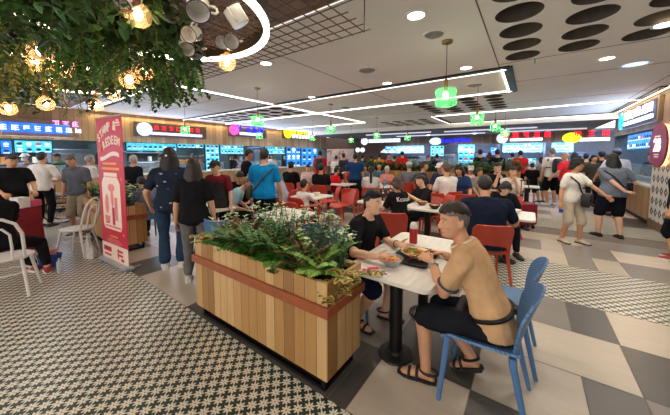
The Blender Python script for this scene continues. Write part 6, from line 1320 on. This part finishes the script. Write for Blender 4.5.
for px, py, D, ax, roll, sc, lb in ((208,13,1.3,(.25,-.55,-.75),0,1.25,'mug at top, opening towards camera'),(243,22,1.45,(-.45,-.25,.75),-.6,1.2,'upright looking mug with red and green print'),(201,38,1.5,(-.1,-.8,-.45),1,1.0,'small mug with dark rim right of greenery'),(195,50,1.6,(.3,-.5,-.6),2,1.0,'mug tilted left in group of three'),(203,55,1.7,(.35,-.75,-.4),.5,1.0,'lowest mug in group of three'),(236,46,1.65,(.5,-.75,-.2),.3,1.05,'front mug of pair near ring edge'),(229,46,1.75,(.2,-.8,-.3),.3,1.0,'rear mug of pair near ring edge'),(183,19,1.6,(.2,-.7,-.6),2,1.1,'mug half hidden by greenery near wire mesh'),(143,5,1.25,(-.3,-.5,-.7),1,1.1,'mug above the biggest bulb'),(97,84,2.9,(-.2,-.8,-.4),0,1.2,'far mug in the left ring'),(107,89,2.95,(.2,-.8,-.4),0,1.2,'farthest mug in the left ring'),(89,84,2.8,(.0,-.6,-.6),0,1.2,'leftmost mug in the left ring')):
    p = dep(px, D); o = place(mu_, used, (p.x, p.y, zat(py, D)), 0, lb); k = V(ax); d = (RT*k.x+FH*k.y+ZZ*k.z).normalized(); o.rotation_euler = (d.to_track_quat('Z', 'Y').to_matrix() @ Matrix.Rotation(roll, 3, 'Z')).to_euler(); o.scale = (sc*.88,)*3
    hk = MB(); hk.tube([(p.x,p.y,zat(py,D)+.02), (p.x+.004,p.y,(zat(py,D)+RZ_+.06)/2), (p.x,p.y,max(RZ_+.06,zat(py,D)+.06))], .0016, 5); bw = Matrix.LocRotScale(o.location, o.rotation_euler, o.scale).inverted(); hk.v = [tuple(bw @ V(q)) for q in hk.v]; hk.build('hook_wire', wire, o)
# ---------------------------------------------------------------- light
def area(name, loc, size, power, col, rot=(0,0,0), sy=None, spread=180):
    l = bpy.data.lights.new(name, 'AREA'); l.energy = power; l.color = lin(col)[:3]; l.size = size; l.spread = rad(spread)
    if sy: l.shape = 'RECTANGLE'; l.size_y = sy
    else: l.shape = 'DISK'
    o = bpy.data.objects.new(name, l); COL.objects.link(o); o.location = loc; o.rotation_euler = rot; return o
WARM = (255,245,230)
for px, py, lb in dl_xy: c = at(px, py, CZ); area('ceiling_area_light', (c.x, c.y, CZ-.03), .16, 8, WARM, spread=150)
for x in (-9.6,-7.6,-5.0,-2.4,-.2,1.6):
    for y in (-1.6,.6,2.9,5.0,6.9,9.0,11.6):
        if (x > -1 or x < -6) or y in (-1.6,2.9,6.9,9.0,11.6): area('ceiling_area_light', (x+.3, y+.15, CZ-.03), .2, 8, WARM, spread=170)  # regular grid added for general light, no fittings modelled for these
for x in (-7.5,-5,-2.5,0,1.6):
    for y in (14.2,16.6): area('far_downlight', (x, y, 2.83), .2, 14, (255,236,214), spread=160)
for x, y in pend_xy: l = bpy.data.lights.new('pendant_light', 'POINT'); l.energy = 9; l.color = lin((255,246,226))[:3]; l.shadow_soft_size = .05; o = bpy.data.objects.new('pendant_light', l); COL.objects.link(o); o.location = (x, y, CZ-.655)
for y, w_ in ((.9,2.6),(5.2,3.2),(9.0,2.5),(12.6,3.2)): area('menu_glow_boost', (XL+.06, y, 1.98), .5, 60, (176,206,255), (0,rad(-115),0), sy=w_)  # area lights added to boost the menu boards' bluish spill on the ceiling
area('menu_glow_boost', (XR-.08, 11.3, 2.1), .4, 40, (176,206,255), (0,rad(115),0), sy=3.4)  # same added boost at the right stall
for x in (-6.5,-3,-.3,1.5): area('menu_glow_boost', (x, YB-.06, 2.0), 2.2, 40, (186,210,255), (rad(115),0,0), sy=.4)  # same added boost along the back stalls
for y in (1.0,5.5,9.5,13): area('stall_lamp', (XL-1.5, y, 2.55), 1.2, 95, (220,236,255), sy=2.5)
for x in (-6.6,-3.3,-.5,1.5): area('stall_lamp', (x, YB+1.2, 2.7), 2, 45, (214,230,255), sy=1.2)
area('stall_lamp', (XR+.9, 11.3, 2.7), .9, 40, (205,230,255), sy=3.2)
for y0, y1 in ((2.6,7.4),(7.6,14.6)): area('fascia_cove', (XL+.10, (y0+y1)/2, CZ-.05), .04, 40, (255,214,150), (0,rad(-25),0), sy=y1-y0)
area('fascia_cove', (XR-.10, 10.8, CZ-.05), .04, 26, (255,214,150), (0,rad(25),0), sy=4.4)
wd = bpy.data.worlds.new('World'); S.world = wd; wd.use_nodes = True; wd.node_tree.nodes['Background'].inputs[0].default_value = lin((216,214,214)); wd.node_tree.nodes['Background'].inputs[1].default_value = 2.6
S.view_settings.view_transform = 'Standard'; S.view_settings.look = 'None'; S.view_settings.gamma = 1; S.view_settings.use_curve_mapping = False; S.view_settings.exposure = 0.15
S.cycles.use_denoising = True; S.cycles.max_bounces = 6; S.cycles.transparent_max_bounces = 12
# lettering becomes mesh
bpy.context.view_layer.update(); dg = bpy.context.evaluated_depsgraph_get()
for o in [o for o in S.objects if o.type == 'FONT']:
    me = bpy.data.meshes.new_from_object(o.evaluated_get(dg)); nm = o.name.split('.')[0]; par = o.parent; mw = o.matrix_local.copy() if not par else None
    n = bpy.data.objects.new(nm, me); COL.objects.link(n); n.parent = par
    if par: n.matrix_parent_inverse = o.matrix_parent_inverse.copy()
    n.matrix_basis = o.matrix_basis.copy(); bpy.data.objects.remove(o)
# finer pieces hang under the part they belong to
NEST = {'handle':'door','flap':'pouch','front_pocket':'pack_body','filament':'glass_globe','rim':'cup','printed_motif':'cup','sole':'shoe','sandal_strap':'sandal_sole','letter':'banner_sheet','logo':'banner_sheet','ribbon':'banner_sheet','orange_lines':'banner_sheet','jar_picture':'banner_sheet','small_text_lines':'banner_sheet','lower_panel':'banner_sheet','ampersand_flourish':'banner_sheet','jar_details':'banner_sheet','jar_accent':'banner_sheet','lower_panel_marks':'banner_sheet','red_letter':'backing','blue_letter':'backing','yellow_letter':'backing','white_letter':'backing','yellow_small_letter':'backing','pink_letter':'backing','white_strip':'backing','badge':'backing','menu_pictures':'lit_panel','number':'disc','small_lines':'disc','post_base':'post','collar':'polo_shirt','apron_tie':'apron','shirt_print':'t_shirt','food':'bowl_body','broth':'bowl_body'}
base = lambda o: o.name.split('.')[0]
for r_ in [o for o in S.objects if o.parent is None and o.children]:
    ch = sorted(r_.children, key=lambda o: o.name); cnt = {}
    for c in ch:
        tgt = NEST.get(base(c))
        ps = [o for o in ch if tgt and base(o) == tgt]
        if ps: k = cnt.get(base(c), 0); cnt[base(c)] = k+1; mi = c.matrix_parent_inverse.copy(); c.parent = ps[k % len(ps)]; c.matrix_parent_inverse = mi
